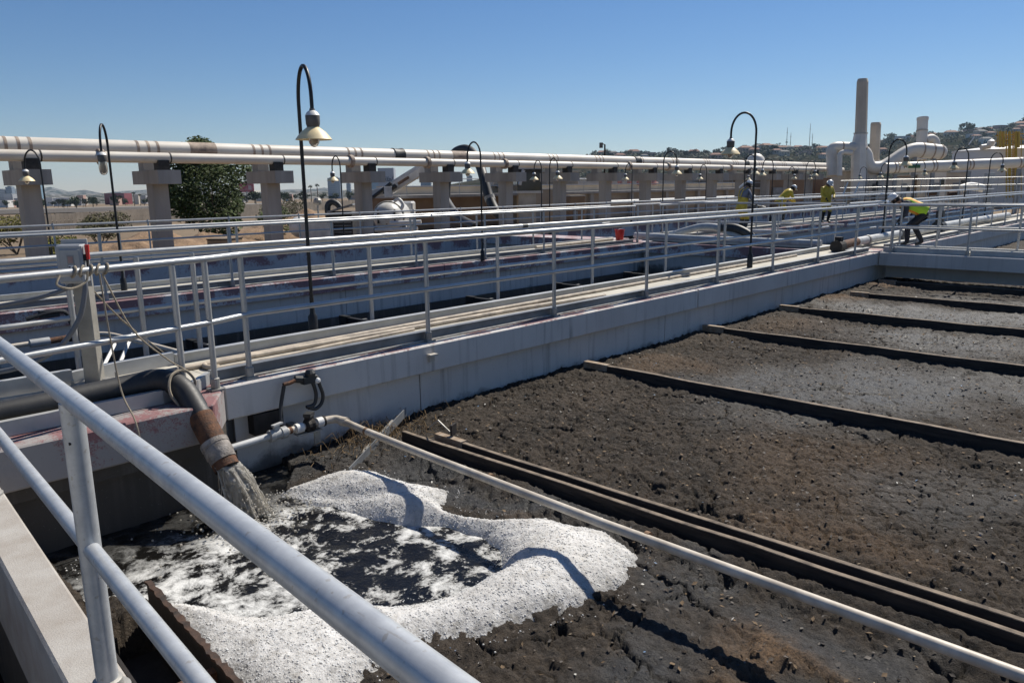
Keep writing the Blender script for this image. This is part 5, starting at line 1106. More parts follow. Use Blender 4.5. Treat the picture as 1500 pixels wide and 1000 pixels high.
DU = thing('black_duct', gz(700, 47), 'fat black flexible duct arching over the white pipes', 'duct')
build(MB().tube(bez([pt(652, 300, 50), pt(655, 262, 50), pt(664, 228, 50), pt(677, 219, 49.5), pt(690, 222, 49), pt(701, 238, 48), pt(709, 262, 47), pt(717, 290, 46.5), pt(728, 312, 46), pt(745, 326, 45.5)], 6), .30, 14), 'duct_tube', 'rubber', DU, sm=True)
build(MB().tube(bez([pt(652, 292, 50), pt(662, 308, 48), pt(675, 322, 46), pt(697, 334, 44)], 5), .30, 12), 'duct_tube', 'rubber', DU, sm=True); build(MB().tube([pt(716, 287, 46.5), pt(718.5, 294, 46.5)], .34, 14), 'clamp_band', 'steel', DU)
CB = thing('cabin', gz(770, 53), 'white framed cabin with dark windows behind the pier', 'cabin'); c = pt(772, 262, 53)
build(MB().box((c.x, c.y, 2.0), (1.7, 1.4, 1.5), RAZ+.2), 'cab_glass', 'glass', CB); build(MB().box((c.x, c.y, 2.82), (1.9, 1.6, .14), RAZ+.2), 'roof', VW, CB); build(MB().box((c.x, c.y, 1.2), (1.9, 1.6, .16), RAZ+.2), 'sill', VW, CB)
build(beam3(pt(761, 271, 52), pt(767, 249, 52), .15, .2), 'pillar', VW, CB); build(MB().box((c.x, c.y, .0), (1.2, 1.2, 2.3), RAZ), 'pedestal', 'conc', CB)

# ================================================================== RAISED CONCRETE CHANNEL BEHIND THE RACK
MT['lighttan'] = pmat('pale_tan_concrete', (.62, .54, .43), .9, 0, .2, .6); MT['tanconc'] = pmat('tan_concrete', (.36, .30, .23), .9, 0, .3, .6); MT['brownwall'] = pmat('brown_shaded_wall', (.24, .16, .10), .9, 0, .35, .5, bump=.3, bscale=6)
RC = thing('raised_channel', (60, 44, GZ), 'raised concrete channel with tan parapet behind the piers', 'channel')
xa, xb = 32.5, 110; build(MB().bx(xa, 44, 41.4, 46, GZ-.2, .90), 'wall', 'brownwall', RC); build(MB().bx(44.01, xb, 41, 46, GZ-.2, .90), 'wall', 'tanconc', RC); build(MB().bx(xa-.3, xb, 40.6, 46, .902, 1.10), 'slab', 'pier', RC)
for x_ in np.arange(47, 108, 6.0): build(MB().bx(x_, x_+.5, 40.7, 40.998, GZ-.2, .90), 'buttress', 'pier', RC)
build(MB().bx(xa, xb, 43.0, 43.3, 1.102, 1.62), 'parapet', 'lighttan', RC); build(MB().bx(xa, xb, 42.8, 43.5, 1.622, 1.72), 'parapet_cap', 'lighttan', RC); build(MB().bx(50, xb, 50, 50.4, GZ, 2.1), 'parapet', 'lighttan', RC)
railing('grey railing on the raised concrete channel', [(xa, 40.8, 1.10), (xb, 40.8, 1.10)], [(x, 40.8, 1.10) for x in np.arange(xa+.5, 105, 2.4)], small=True, r=.03)
railing('second railing farther back on the raised channel', [(48, 45.8, 1.1), (xb, 45.8, 1.1)], [(x, 45.8, 1.1) for x in np.arange(49, 105, 3)], small=True, r=.035)
for i, (a, b, y, z, m, lab) in enumerate(((36, 54, 44.6, 1.35, 'wpipe', 'pale pipe lying on the raised channel, left length'), (58, 86, 44.6, 1.35, 'wpipe', 'pale pipe lying on the raised channel, right length'), (50, 75, 36.5, .2, 'pvcgrey', 'grey pipe at the foot of the raised channel'))): line('channel_pipe', [(a, y, z), ((a+b)/2, y, z), (b, y, z)], .22, m, lab, 'pipe', 12, 2)
for i, (px, py, lab) in enumerate(((893, 268, 'red valve stand, left of the cluster behind the piers'), (908, 267, 'red valve stand, second of the cluster behind the piers'), (922, 266, 'red valve stand, third of the cluster behind the piers'), (936, 266, 'red valve stand, fourth of the cluster behind the piers'), (958, 272, 'tall red valve post alone between two piers'))):
    c = pt(px, py, 74); t = thing('valve_stand', (c.x, c.y, 1.56), lab, 'valve'); build(MB().tube([(c.x, c.y, 1.56), (c.x, c.y, c.z+.3)], .10, 8), 'stem', pmat('faded_red_paint', (.42, .10, .06), .6), t); build(MB().lathe([(.38, 0), (.42, .04), (.38, .08)], (c.x, c.y, c.z+.25), 14), 'hand_wheel', 'pink', t); build(MB().box((c.x, c.y, 1.8), (.35, .35, .5)), 'gearbox', 'pink', t)
for i, (px, py, wd, h, d, m, lab) in enumerate(((790, 290, 2.2, 3.4, 58, 'tanconc', 'tan equipment box behind the cabin'), (842, 300, 1.2, 3.0, 56, 'brownwall', 'brown cabinet between piers right of the cabin'), (815, 262, 3.2, 2.2, 70, 'tanconc', 'tan concrete block on the raised channel'), (748, 268, 2.2, 1.0, 60, 'tanconc', 'low tan block left of the cabin'), (1130, 268, 7, 3.6, 92, 'brownwall', 'brown shed behind the yellow workers'), (1060, 262, 5, 3, 95, 'tanconc', 'tan shed behind the tall right lamp'), (1210, 268, 5, 4.0, 96, 'brownwall', 'brown shed at the end of the pipe rack'))):
    c = pt(px, py, d); t = thing('equipment_block', (c.x, c.y, GZ), lab, 'block'); build(MB().box((c.x, c.y, c.z-h/2+.6), (wd, wd*.8, h), RAZ+.4), 'body', m, t, bev=.03); build(MB().box((c.x, c.y, c.z+.65), (wd*1.06, wd*.86, .1), RAZ+.4), 'lid', 'conc', t); build(MB().box(Vector((c.x, c.y, c.z-h*.35))-dyv*wd*.46, (wd*.3, .06, h*.4), RAZ+.4), 'door', 'aludark', t)
for px, y0, y1, d, lab in ((1085, 268, 275, 40, 'white bar sticking up left of the first yellow worker'), (1236, 267, 288, 42, 'slanting white bar right of the third yellow worker'), (1253, 267, 286, 42, 'slanting white bar left of the vest worker'), (1421, 201, 212, 60, 'slanting white pole above the white tank')):
    label(build(MB().tube([pt(px+6, y0, d), pt(px-2, y1, d)], .045, 6), 'white_bar', 'white'), lab, 'bar')
cl_ = thing('street_lamp', tuple(gz(886, 60)), 'small floodlight on a pole above the pipes', 'lamp'); c = pt(886, 212, 60); build(MB().tube([(c.x, c.y, GZ), (c.x, c.y, c.z), tuple(pt(882, 211, 60))], .07, 6), 'pole', 'iron', cl_); build(MB().box(pt(880.5, 213, 60), (.25, .3, .4), RAZ), 'lamp_head', 'lampbody', cl_)

# ================================================================== DUCT PLANT ON THE RIGHT
WD = pmat('duct_cream_white', (.70, .66, .59), .5, 0, .16, .4, c2=(.50, .46, .40)); BE = pmat('stack_beige', (.52, .45, .36), .8, 0, .25, .4); MT['wd'] = WD; MT['be'] = BE
D1 = 72.0; px2m = D1/FPX
def oct_(mb, px0, py0, w0, px1, py1, w1, d=D1):
    a, b = pt(px0, py0, d), pt(px1, py1, d); n = 8; V = []
    for c, w_ in ((a, w0), (b, w1)):
        for k in range(n): t = math.pi/8+k*math.pi/4; V.append((c.x+math.cos(t)*w_*px2m/1.85, c.y+math.sin(t)*w_*px2m/1.85, c.z))
    return mb._add(V, [tuple(range(n))[::-1], tuple(range(n, 2*n))]+[(i, (i+1) % n, n+(i+1) % n, n+i) for i in range(n)])
s1 = thing('chimney_stack', gz(1260, D1), 'tallest beige exhaust stack on flared white base', 'stack')
build(oct_(MB(), 1258, 290, 21, 1258.8, 212, 20.5), 'plinth', WD, s1); build(oct_(MB(), 1258.8, 212.3, 20, 1260.8, 195, 16), 'flared_base', WD, s1); sh_ = build(oct_(MB(), 1261, 196, 15.5, 1263.5, 120, 14.5), 'shaft', BE, s1); build(oct_(MB(), 1263.5, 121, 15, 1263.7, 115.5, 12), 'rim', BE, sh_); build(oct_(MB(), 1260.8, 196.5, 18, 1260.8, 194.5, 18), 'collar', 'conc', s1)
s2 = thing('chimney_stack', gz(1282, D1+2), 'shorter beige exhaust stack right of the tallest', 'stack'); build(oct_(MB(), 1280, 290, 16, 1280.5, 235, 16, D1+2), 'plinth', WD, s2); build(oct_(MB(), 1280.5, 236, 13.5, 1283, 182, 13.5, D1+2), 'shaft', BE, s2); build(oct_(MB(), 1283, 183, 14, 1283, 179.5, 12, D1+2), 'rim', BE, s2)
s3 = thing('chimney_stack', gz(1350, D1+4), 'round banded white stack on the big horizontal duct', 'stack'); r3 = 8*px2m; build(MB().tube([pt(1349, 235, D1+4), pt(1351.5, 174, D1+4)], [r3, r3*.98], 20), 'shaft', WD, s3, sm=True); build(MB().tube([pt(1350.6, 193, D1+4), pt(1350.7, 191, D1+4)], r3*1.06, 20), 'band', 'conc', s3); build(MB().tube([pt(1351.5, 176, D1+4), pt(1351.6, 172.5, D1+4)], r3*1.05, 20), 'rim', WD, s3)
build(MB().tube(bez([pt(1356, 206, D1+4), pt(1364, 203, D1+4), pt(1370, 208, D1+4), pt(1371, 222, D1+4)], 4), 6.5*px2m, 14), 'side_elbow', WD, s3, sm=True)
du = thing('white_duct', gz(1300, D1), 'large sweeping cream duct with elbows beside the stacks', 'duct'); rr = 8.3*px2m
dp = bez([pt(1219, 258, D1), pt(1218.5, 236, D1), pt(1218, 222, D1), pt(1222, 216.5, D1), pt(1232, 216, D1), pt(1250, 217, D1), pt(1262, 219, D1), pt(1269, 226, D1), pt(1271, 237, D1), pt(1277, 245, D1), pt(1290, 245, D1), pt(1303, 239, D1), pt(1320, 228, D1), pt(1332, 222, D1), pt(1344, 220, D1), pt(1362, 221.5, D1), pt(1376, 223, D1)], 5)
dr_ = np.interp(np.linspace(0, 16, len(dp)), [0, 2, 4, 6, 8, 10, 12, 14, 16], [7.6, 7.6, 7.8, 8, 8.6, 8.8, 9.6, 10.8, 10.8])*px2m
build(MB().tube(dp, list(dr_), 20), 'duct_run', WD, du, sm=True)
build(MB().ball(pt(1376, 223, D1), 10.8*px2m, 16), 'end_cap', WD, du, sm=True)
for (x, y, dx, dy) in ((1350, 220.3, 1.0, 0.1), (1365, 221.8, 1, .1), (1377, 223, 1, .1), (1233, 216, 1, 0.1), (1265, 221, .8, .6)): build(MB().tube([pt(x-dx, y-dy, D1), pt(x+dx, y+dy, D1)], (11.1 if x > 1340 else 8.2)*px2m, 20), 'joint_ring', 'band', du)
build(MB().tube(bez([pt(1230, 258, D1-1), pt(1230, 232, D1-1), pt(1231, 226, D1-1), pt(1236, 223, D1-1), pt(1248, 224, D1-1)], 4), 3.6*px2m, 12), 'side_pipe', WD, du, sm=True)
for x, y in ((1259, 228), (1290, 252), (1340, 230), (1368, 232)): c = pt(x, y, D1); build(MB().box((c.x, c.y, (c.z+GZ)/2), (.3, .3, c.z-GZ), RAZ), 'support_leg', 'aludark', du)
hp_ = thing('pipeline', gz(1400, 66), 'long cream header pipe crossing before the white tank', 'pipeline'); ha, hb = pt(1296, 246.5, 66), pt(1620, 233, 66); build(MB().tube([ha, hb], 7.6*66/FPX, 18), 'pipe_run', WD, hp_, sm=True)
for x in (1312, 1367, 1420, 1494, 1560):
    y = 246.5-(x-1296)*(13.5/324); c = pt(x, y, 66); build(MB().box((c.x, c.y, (c.z+GZ)/2-.3), (.28, .28, c.z-GZ-.5), RAZ), 'support_leg', 'aludark', hp_); build(MB().tube([pt(x-3.5, y+.1, 66), pt(x-1.5, y, 66)], 7.8*66/FPX, 16).tube([pt(x+1.5, y, 66), pt(x+3.5, y-.1, 66)], 7.8*66/FPX, 16), 'band', 'band', hp_)
build(MB().tube([pt(1393.5, 242.4, 66), pt(1397.5, 242.3, 66)], 7.9*66/FPX, 16), 'black_coupling', 'rubber', hp_)
sg = pt(1339.5, 243.8, 65.4); build(MB().box(sg, (17*66/FPX, .04, 4.6*66/FPX), RAZ), 'green_pipe_marker', pmat('green_marker', (.03, .12, .05), .6), hp_)
wt = thing('white_tank', gz(1470, 86), 'large round white storage tank with low domed roof', 'tank'); c = pt(1476, 262, 86); tr_ = 5.7
zt = pt(1476, 222, 86).z; build(MB().lathe([(tr_, GZ), (tr_, zt)], (c.x, c.y, 0), 48), 'shell', pmat('tank_white', (.66, .66, .65), .6, 0, .12, .3, streak=True), wt, sm=True); rf = build(MB().lathe([(tr_+.1, zt+.002), (tr_+.1, zt+.12), (tr_*.6, zt+.42), (tr_*.2, zt+.6), (.02, zt+.62)], (c.x, c.y, 0), 48), 'roof', 'white', wt, sm=True)
build(MB().tube([pt(1437, 216, 82), pt(1450, 214, 82)], .28, 10), 'roof_pipe', WD, wt, sm=True); build(MB().lathe([(.25, 0), (.4, .3), (.38, .6), (.05, .8)], pt(1451.5, 215, 82), 12), 'roof_vent', 'white', wt, sm=True)
YL = pmat('yellow_safety_paint', (.52, .33, .03), .55, 0, .25, 3); yl = thing('yellow_ladder', gz(1478, 79.5), 'yellow caged ladders and platform railings on the white tank', 'ladder')
for x in (1461, 1474, 1484, 1496): 
    wpx = 3.4 if x == 1474 or x == 1484 else 2.2
    a, b = pt(x, 290, 79.5), pt(x, 192 if x < 1490 else 200, 79.5)
    if x == 1461: a = pt(x, 216, 79.5)
    build(MB().tube([a, b], wpx*.5*79.5/FPX*.55, 6).tube([a+dxv*.35, b+dxv*.35], .05, 5), 'ladder_rail', YL, yl)
for k in range(26): y = 288-k*3.6; build(MB().tube([pt(1474, y, 79.4), pt(1486, y, 79.4)], .035, 4), 'rung', YL, yl)
for x in (1465, 1470, 1479, 1488, 1492, 1505): build(MB().tube([pt(x, 262 if 1472 < x < 1490 else 216, 79.2), pt(x, 193, 79.2)], .15, 5), 'cage_bar', YL, yl)
for y in (196, 204, 212): build(MB().tube([pt(1458, y+3, 79.5), pt(1500, y, 79.5), pt(1540, y, 79.5)], .05, 5), 'platform_rail', YL, yl)
# low plant buildings under the ducts
for i, (x0, x1, y0, d, m, lab) in enumerate(((1228, 1262, 252, 76, 'be', 'brown tan shed under the left duct elbow'), (1262, 1278, 250, 74, 'wd', 'white pillar box under the tallest stack'), (1300, 1322, 262, 70, 'wd', 'white scrubber housing below the diagonal duct'), (1322, 1350, 258, 75, 'brownwall', 'dark equipment room below the green sign'), (1346, 1372, 252, 73, 'wd', 'white scrubber tower below the header pipe'), (1372, 1406, 254, 78, 'be', 'taupe building with door left of the white tank'))):
    a, b = pt(x0, y0, d), pt(x1, y0, d); c = (a+b)/2; L_ = (b-a).length; t = thing('plant_building', (c.x, c.y, GZ), lab, 'building'); hh = a.z-GZ
    build(MB().box((c.x, c.y, GZ+hh/2), (L_, 3.5, hh), RAZ), 'wall', m, t, bev=.03); build(MB().box((c.x, c.y, a.z+.06), (L_+.25, 3.7, .12), RAZ), 'roof', 'conc', t); build(MB().box(Vector((c.x, c.y, GZ+1.5))-dyv*1.76, (L_*.35, .06, 2.4), RAZ), 'door', 'aludark', t); build(MB().box(Vector((c.x, c.y, GZ+hh*.72))-dyv*1.76+dxv*L_*.28, (L_*.25, .06, hh*.16), RAZ), 'window', 'glass', t)
dm = thing('dome_roof', gz(1107, 96), 'white arched roof poking above the pipes', 'roof'); c = pt(1107, 237, 96); build(MB().lathe([(1.15, -3), (1.15, 0), (1.0, .5), (.6, .9), (.05, 1.05)], c, 20), 'dome', WD, dm, sm=True)
for i, (x, y, lab) in enumerate(((1449, 262, 'grey cabinet before the white tank'), )): c = pt(x, y, 60); t = thing('cabinet', (c.x, c.y, GZ), lab, 'cabinet'); build(MB().box((c.x, c.y, c.z), (.62, .4, .95), RAZ), 'box', 'boxgrey', t, bev=.02); build(MB().box((c.x, c.y, (c.z-.5+GZ)/2), (.5, .1, c.z-.5-GZ), RAZ), 'stand', 'aludark', t)
for i, (x, y, d, lab) in enumerate(((1365, 284, 44, 'orange brown flange bolts on the far deck, left'), (1395, 284, 44, 'orange brown flange bolts on the far deck, right'))): label(build(MB().tube([pt(x-6, y, d), pt(x+6, y-1, d)], .12, 10), 'rusty_flange', 'rust'), lab, 'flange')
line('mid_pipe', [tuple(pt(1408, 276, 58)), tuple(pt(1422, 273, 58)), tuple(pt(1440, 276, 58))], .3, WD, 'short white tank drain pipe before the white tank', 'pipe', 12, 4)
railing('pale railing in front of the duct plant', [tuple(pt(1230, 287, 55)), tuple(pt(1560, 280, 55))], [tuple(pt(x, 287-(x-1230)*.021, 55)) for x in range(1236, 1556, 28)], small=True, h=1.07)

# ================================================================== FAR HILL, HOUSES, CITY
def hz(px):
    lo, hi = 200.0, 360.0
    for _ in range(40):
        m = (lo+hi)/2
        if ray(px, m)[2] > 0: lo = m
        else: hi = m
    return lo
HP = [(560, 284), (700, 262), (800, 240), (870, 231), (950, 230), (1040, 229), (1120, 222), (1180, 223), (1250, 222), (1300, 213), (1350, 207), (1400, 202), (1440, 198), (1480, 193), (1520, 188), (1650, 176), (1900, 170), (2200, 180)]
def hp_y(px): return float(np.interp(px, [a for a, _ in HP], [b for _, b in HP]))
DH_ = 1000.0
def whereh(px): return 'left of the tall right lamp' if px < 1075 else 'above the yellow workers' if px < 1235 else 'behind the stacks and duct' if px < 1400 else 'above the white tank'
def hillpt(px, f):
    """f 0 at the foot (depth 560), 1 at the ridge (depth 1000), 1.4 behind"""
    d = 560+440*f; e = (1-math.cos(math.pi*min(1, f)))/2 if f < 1 else 1-(f-1)*.5
    a = at(px, hz(px), d); hmax = (hz(px)-hp_y(px))/FPX*DH_*1.02
    n_ = (fbm(np.array([px*.02]), np.array([f*3.0]), 4, 5)[0]-.5)*.10
    return Vector((a[0], a[1], GZ+max(0, (hmax-GZ)*(e*(1+n_)))))
pxs = list(np.arange(560, 2200, 12)); fsx = list(np.linspace(0, 1.4, 24)); V = [hillpt(p, f) for p in pxs for f in fsx]; nF = len(fsx)
F = [(i*nF+j, (i+1)*nF+j, (i+1)*nF+j+1, i*nF+j+1) for i in range(len(pxs)-1) for j in range(nF-1)]
def hillm():
    t = T('scrub_hillside'); p = t.pos(); a = t.noise(p, .02, 6, .6); b = t.noise(p, .12, 6, .7)
    c = t.mix(t.ramp(b, (.4, 0.0), (.6, 1.0)), (.016, .019, .011), (.06, .05, .036)); c = t.mix(t.ramp(a, (.5, 0.0), (.62, 1.0)), c, (.02, .023, .013)); t.set(Base_Color=c, Roughness=.95); t.b.inputs['Specular IOR Level'].default_value = 0; return t.m
label(build(MB()._add(V, F), 'hill', hillm(), sm=True), kind='structure')
r_ = random.Random(21)
HW = [pmat('house_cream', (.5, .45, .38), .8, 0, .1, .05), pmat('house_white', (.62, .61, .58), .8, 0, .1, .05), pmat('house_pink', (.42, .27, .22), .8, 0, .1, .05), pmat('house_grey', (.3, .3, .31), .8, 0, .1, .05)]
HR = [pmat('roof_terracotta', (.22, .10, .065), .85, 0, .2, .3), pmat('roof_grey', (.13, .125, .12), .85, 0, .2, .3), pmat('roof_pale', (.4, .38, .35), .85, 0, .2, .3)]
def house_mesh(i, flat):
    w_ = MB().box((0, 0, 2.4), (12, 8, 6.8)); wi = MB()
    wi.box((0, -4.03, 3.4), (1.6, .1, 1.7))
    ro = MB().box((0, 0, 5.95), (12.4, 8.4, .3)) if flat else MB()._add([(-6.5, -4.5, 5.8), (6.5, -4.5, 5.8), (6.5, 4.5, 5.8), (-6.5, 4.5, 5.8), (-4, 0, 8), (4, 0, 8)], [(0, 3, 2, 1), (0, 1, 5, 4), (2, 3, 4, 5), (1, 2, 5), (3, 0, 4)])
    return meshof(w_, 'wall', HW[i % 4]), meshof(ro, 'roof', HR[i % 3]), meshof(wi, 'window', 'glass')
HM = [house_mesh(i, i % 3 == 2) for i in range(8)]
cols_ = ['cream', 'white', 'pink', 'grey']; rofs = ['terracotta', 'grey', 'pale flat']
for k in range(95):
    px = r_.uniform(880, 1560); f = r_.choice([r_.uniform(.6, 1.0), r_.uniform(.9, 1.02)]); p = hillpt(px, f); i = r_.randrange(8); m = HM[i]
    t = thing('hillside_house', p, '%s house with %s roof on the far hillside %s' % (cols_[i % 4], rofs[i % 3], whereh(px)), 'house', '%s houses with %s roof on the hillside %s' % (cols_[i % 4], rofs[i % 3], whereh(px))); az = RAZ+r_.uniform(-.5, .5); s = r_.uniform(.6, 1.25)
    for me, nm in zip(m[:2], ('wall', 'roof')): place(me, nm, t, p)
    for xw in (-3.6, 0, 3.6): place(m[2], 'window', t, p+Vector((xw, 0, 0)))
    t.rotation_euler[2] = az; t.scale = (s, s, s*.9)
def crown_mesh(seed, tall):
    r = random.Random(seed); cl = [(r.gauss(0, .28), r.gauss(0, .28), .55+r.uniform(-.25, .35)*tall, r.uniform(.16, .30)) for _ in range(11)]
    return meshof(leaves(MB(), cl, 420, .085, r), 'crown', LEAFF), meshof(MB().tube([(0, 0, -.25), (0, 0, .5)], [.05, .03], 5), 'trunk', BARK)
CM = [crown_mesh(s, t) for s, t in ((1, 1), (2, .8), (3, 1.3), (4, 1))]
def far_tree(p, s, lab, grp, i):
    t = thing('far_tree', p, lab, 'tree', grp); place(CM[i % 4][0], 'crown', t, p, i*1.3); place(CM[i % 4][1], 'trunk', t, p); t.scale = (s, s, s*r_.uniform(.85, 1.15))
for k in range(120):
    px = r_.uniform(860, 1560); f = r_.choice([r_.uniform(.5, 1.0), r_.uniform(.93, 1.0)]); far_tree(hillpt(px, f), r_.uniform(4.5, 9), 'dark round tree among hillside houses '+whereh(px), 'trees on the far hillside '+whereh(px), k)
for px, s in ((925, 8), (983, 13), (1020, 9), (1048, 9), (1064, 11), (1107, 9), (1300, 13), (1325, 12), (1412, 15), (1402, 12), (1445, 9), (1490, 14), (1500, 17)): far_tree(hillpt(px, 1.0), s, 'larger dark tree standing on the ridge line '+whereh(px), 'large ridge trees '+whereh(px), int(px))
mb = MB(); rs_ = random.Random(77)
for k in range(1500):
    p = hillpt(rs_.uniform(850, 1600), rs_.choice([rs_.uniform(.3, 1.0), rs_.uniform(.75, 1.02)])); s = rs_.uniform(2, 5); leaves(mb, [(p.x, p.y, p.z+s*.4, s)], 14, s*.42, rs_)
label(build(mb, 'hillside_scrub', LEAFF), kind='stuff')
def palm_mesh():
    r = random.Random(9); m = MB(); tr = MB().tube([(0, 0, -.1), (.01, 0, .5), (0, 0, .93)], [.022, .016, .014], 6)
    for k in range(34):
        a = r.uniform(0, 6.28); e = r.uniform(-.7, 1.1); L_ = r.uniform(.11, .15); c = Vector((0, 0, .93)); d = Vector((math.cos(a)*math.cos(e), math.sin(a)*math.cos(e), math.sin(e))); s = Vector((-math.sin(a), math.cos(a), 0))*.016; q = c+d*L_*.6; e_ = c+d*L_+Vector((0, 0, -.03)); m._add([c-s*.3, c+s*.3, q+s, e_, q-s], [(0, 1, 2, 3, 4)])
    return meshof(m, 'crown', LEAFF), meshof(tr, 'trunk', BARK)
PMh = palm_mesh()
def palm(p, h, lab, grp): t = thing('palm_tree', p, lab, 'palm', grp); place(PMh[0], 'crown', t, p, r_.uniform(0, 6)); place(PMh[1], 'trunk', t, p); t.scale = (h*1.25, h*1.25, h)
for px, y in ((1126, 215), (1135, 212), (1139, 211), (1149, 209), (1408, 188), (1422, 190), (1417, 186)): p = hillpt(px, 1.0); palm(p, max(8, (hz(px)-y)/FPX*1000+1.6-p.z), 'tall thin palm on the ridge of the far hill', 'palms on the ridge')
for px, y, lab in ((1149, 190, 'left'), (1154.5, 197, 'second'), (1182, 184, 'tallest'), (1186, 198, 'right')):
    p = hillpt(px, 1.02); h = (hz(px)-y)/FPX*1009+1.6-p.z; t = thing('radio_mast', p, 'thin radio mast on the ridge, %s of the group' % lab, 'mast', 'radio masts on the ridge'); build(MB().tube([p, p+Vector((0, 0, h))], [.5, .25], 4), 'mast', 'steel', t)
    for k in (.5, .8): build(MB().box(p+Vector((0, 0, h*k)), (1.6, 1.6, .4)), 'antenna_ring', 'steel', t)
# distant ridge and city at the left
V = []; pxs = list(np.arange(-900, 760, 25)); fs2 = [0, .35, .7, 1.0, 1.3]
for p in pxs:
    top = np.interp(p, [-900, 0, 150, 330, 500, 600, 760], [10, 22, 21, 17, 12, 11, 12])*(1+.18*math.sin(p*.03)+.12*math.sin(p*.11))
    for f in fs2: a = at(p, hz(p), 2300+900*f); g0 = gfun(a[0], a[1]); V.append((a[0], a[1], g0-1+max(0, (top*3100/FPX)*(f if f <= 1 else 1.6-f*.6))))
def cityslope():
    t = T('far_city_slope'); p = t.pos(); b = t.vor(t.scl(p, (1, 1, 3)), .05, 'F1', 1); c = t.mix(t.ramp(t.sep(b)[0], (.55, 0.0), (.6, 1.0)), (.035, .042, .035), (.22, .21, .20)); t.set(Base_Color=c, Roughness=.95); t.b.inputs['Specular IOR Level'].default_value = 0; return t.m
label(build(MB()._add(V, [(i*5+j, (i+1)*5+j, (i+1)*5+j+1, i*5+j+1) for i in range(len(pxs)-1) for j in range(4)]), 'distant_hills', cityslope(), sm=True), kind='structure')
def towerm(name, c, gl):
    t = T(name); p = t.pos(); x, y, z = t.sep(p); s = t.ma('FRACT', t.ma('MULTIPLY', z, .28)); s2 = t.ma('FRACT', t.ma('MULTIPLY', t.ma('ADD', x, y), .22)); m = t.ma('MULTIPLY', t.ramp(s, (.4, 0.0), (.45, 1.0)), t.ramp(s2, (.2, 0.0), (.25, 1.0)))
    t.set(Base_Color=t.mix(t.ma('MULTIPLY', m, .75), c, gl), Roughness=.5); return t.m
TW = [towerm('glass_tower', (.2, .24, .29), (.10, .14, .19)), towerm('pale_tower', (.42, .42, .42), (.16, .18, .2)), towerm('blue_tower', (.2, .3, .38), (.12, .22, .3))]
def block(px0, px1, ytop, d, m, lab, cat='building', roof=True):
    a, b = at(px0, hz(px0), d), at(px1, hz(px1), d); c = (Vector(a)+Vector(b))/2; L_ = (Vector(b)-Vector(a)).length; zb_ = gfun(c.x, c.y)-1; h = (hz((px0+px1)/2)-ytop)/FPX*d+1.6-zb_
    t = thing('far_building', (c.x, c.y, zb_), lab, cat); build(MB().box((c.x, c.y, zb_+h/2), (L_, L_*.8, h), RAZ), 'wall', m, t)
    if roof: build(MB().box((c.x, c.y, zb_+h+.02*h), (L_*.5, L_*.4, .05*h), RAZ), 'roof_plant', 'aludark', t)
    return t, c, L_, h
block(-2, 10, 278, 1500, TW[1], 'pale tower at the left picture edge'); block(11, 20, 274, 1500, TW[0], 'slim grey tower second from the left edge'); block(8, 21, 284, 1400, TW[1], 'lower tower in front of the slim grey one'); block(49, 61, 265, 1300, TW[2], 'blue glass tower beside the leftmost pier')
block(482, 500, 261, 1400, TW[0], 'dark blue glass tower left of the boom'); block(508, 514, 269, 1600, TW[0], 'slim distant tower beside the pier'); block(545, 556, 262, 1200, TW[2], 'low pale blue block left of the sign building'); block(617, 632, 267, 1200, TW[0], 'wide grey office block beyond the boom'); block(684, 692, 258, 1300, TW[0], 'small tower with spire in the middle distance')
MG = pmat('magenta_wall', (.17, .025, .035), .8, 0, .2, .1); block(158, 187, 283, 900, MG, 'dark red box-like building in the far middle left')
t, c, L_, h = block(556, 579, 247, 420, pmat('pale_blue_white', (.36, .39, .44), .7, 0, .1, .1), 'pale blue white building with dark script sign', roof=False)
cu = bpy.data.curves.new('sg', 'FONT'); cu.body = 'Tilal'; cu.size = 3.9; cu.shear = .35; cu.align_x = 'CENTER'; cu.extrude = .05; co = bpy.data.objects.new('sg', cu); col.objects.link(co)
dg = bpy.context.evaluated_depsgraph_get(); dg.update(); sm_ = bpy.data.meshes.new_from_object(co.evaluated_get(dg)); bpy.data.objects.remove(co); sm_.materials.clear(); sm_.materials.append(pmat('sign_navy', (.03, .04, .09), .7))
so_ = bpy.data.objects.new('sign_lettering', sm_); col.objects.link(so_); so_.parent = t; so_.location = Vector((c.x, c.y, wloc(t).z+h*.60))-dyv*(L_*.4+.15)-wloc(t); so_.rotation_euler = (R(90), 0, RAZ)
# billboard
c = pt(361, 275, 600); bb = thing('billboard', (c.x, c.y, gfun(c.x, c.y)), 'red billboard on a pole left of the third pier', 'billboard'); 
def bbm():
    t = T('red_poster'); p = t.obj(); n1 = t.noise(p, .35, 4); t.set(Base_Color=t.mix(t.ramp(n1, (.45, 0.0), (.6, 1.0)), (.30, .02, .04), (.34, .12, .14)), Roughness=.7); return t.m
build(MB().box(c, (22*600/FPX, .5, 13*600/FPX), RAZ), 'poster_panel', bbm(), bb); build(MB().box(c+Vector((0, 0, 3.7))-dyv*.4, (6, .1, .9), RAZ).box(c+dxv*2.8-dyv*.4, (2.4, .1, 3.2), RAZ), 'poster_print', pmat('poster_pale_print', (.42, .30, .30), .7), bb); build(MB().tube([(c.x, c.y, gfun(c.x, c.y)), (c.x, c.y, c.z-3)], .6, 8), 'pole', 'steel', bb)
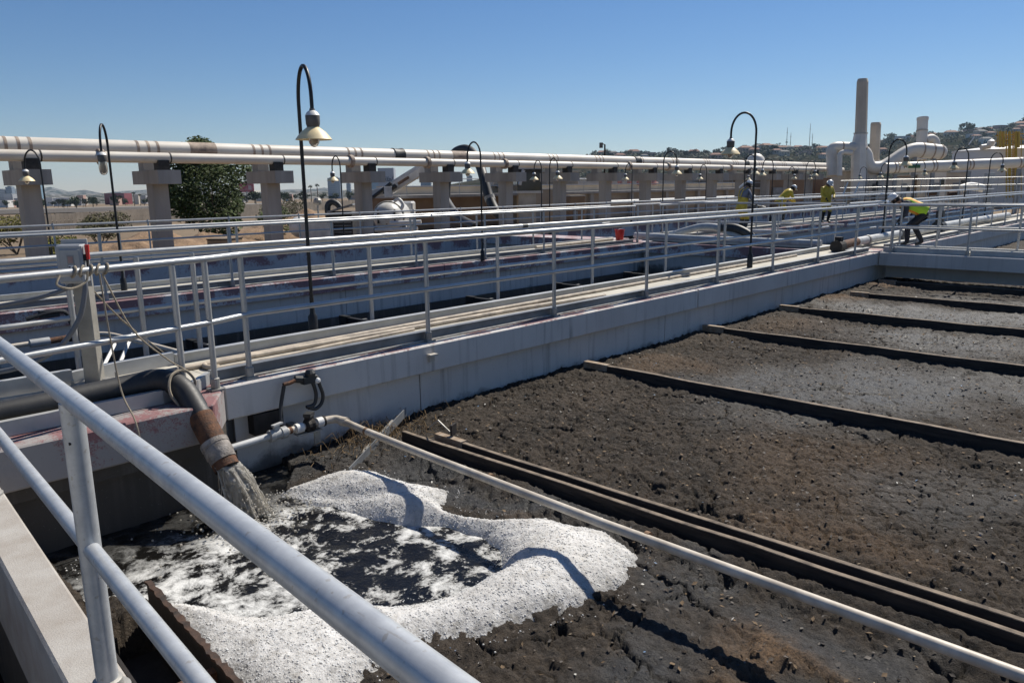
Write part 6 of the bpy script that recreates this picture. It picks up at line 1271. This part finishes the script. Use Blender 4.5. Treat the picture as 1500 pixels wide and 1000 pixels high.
# low town and tree line in front of the city
for k in range(46):
    px = r_.uniform(-20, 700); d = r_.uniform(500, 900); w_ = r_.uniform(6, 16); y = hz(px)+13-r_.uniform(2, 9); block(px, px+w_, y, d, HW[k % 4], '%s low building in the hazy town on the left' % cols_[k % 4], roof=False)[0]['group'] = 'low %s buildings of the far town' % cols_[k % 4]
for k in range(95):
    px = r_.uniform(-30, 720); d = r_.uniform(320, 620); p = at(px, hz(px), d); far_tree((p[0], p[1], gfun(p[0], p[1])+.8), r_.uniform(2.6, 5.0), 'dark tree in the tree line before the hazy town', 'tree line before the far town', k)
for px, y, d in ((446, 274, 330), (455, 271, 330), (464.5, 269, 330), (83, 292, 420), (90, 291, 420), (107, 291, 420), (119, 292, 420), (123, 291, 420), (195, 281, 420), (204, 284, 420)):
    p = at(px, hz(px), d); palm((p[0], p[1], gfun(p[0], p[1])), (hz(px)-y)/FPX*d+1.6-gfun(p[0], p[1]), 'palm standing above the far tree line at left', 'palms of the far tree line')
# dark field band and pale road beyond the fence
def strip(name, d0, d1, z, mat, px0=-1400, px1=760): 
    V = []; n_ = 40
    for d in (d0, d1):
        for k in range(n_+1): p = at(px0+(px1-px0)*k/n_, 290, d); V.append((p[0], p[1], gfun(p[0], p[1])+z-GZ+.15))
    label(build(MB()._add(V, [(k, k+1, n_+2+k, n_+1+k) for k in range(n_)]), name, mat), kind='structure')
strip('field', 160, 330, GZ+.01, pmat('dark_scrub_field', (.085, .07, .055), .95, 0, .4, .05)); strip('road', 330, 360, GZ+.012, pmat('pale_road', (.33, .32, .30), .9, 0, .1, .1))

# ================================================================== HAZE
def haze(dens):
    me = MB().box((0, 0, 0), (14000, 14000, 1)); zb, zt_ = -4.5, 150
    o = build(MB().bx(-7000, 7000, -7000, 7000, zb, zt_), 'haze', None, mats=[bpy.data.materials.new('haze_air')]); m = o.data.materials[0]; m.use_nodes = True; n = m.node_tree; n.nodes.clear()
    out = n.nodes.new('ShaderNodeOutputMaterial'); v = n.nodes.new('ShaderNodeVolumePrincipled'); v.inputs['Color'].default_value = (.60, .80, 1, 1); v.inputs['Density'].default_value = dens; v.inputs['Anisotropy'].default_value = .2
    n.links.new(v.outputs[0], out.inputs['Volume']); label(o, kind='stuff')
haze(.00008)
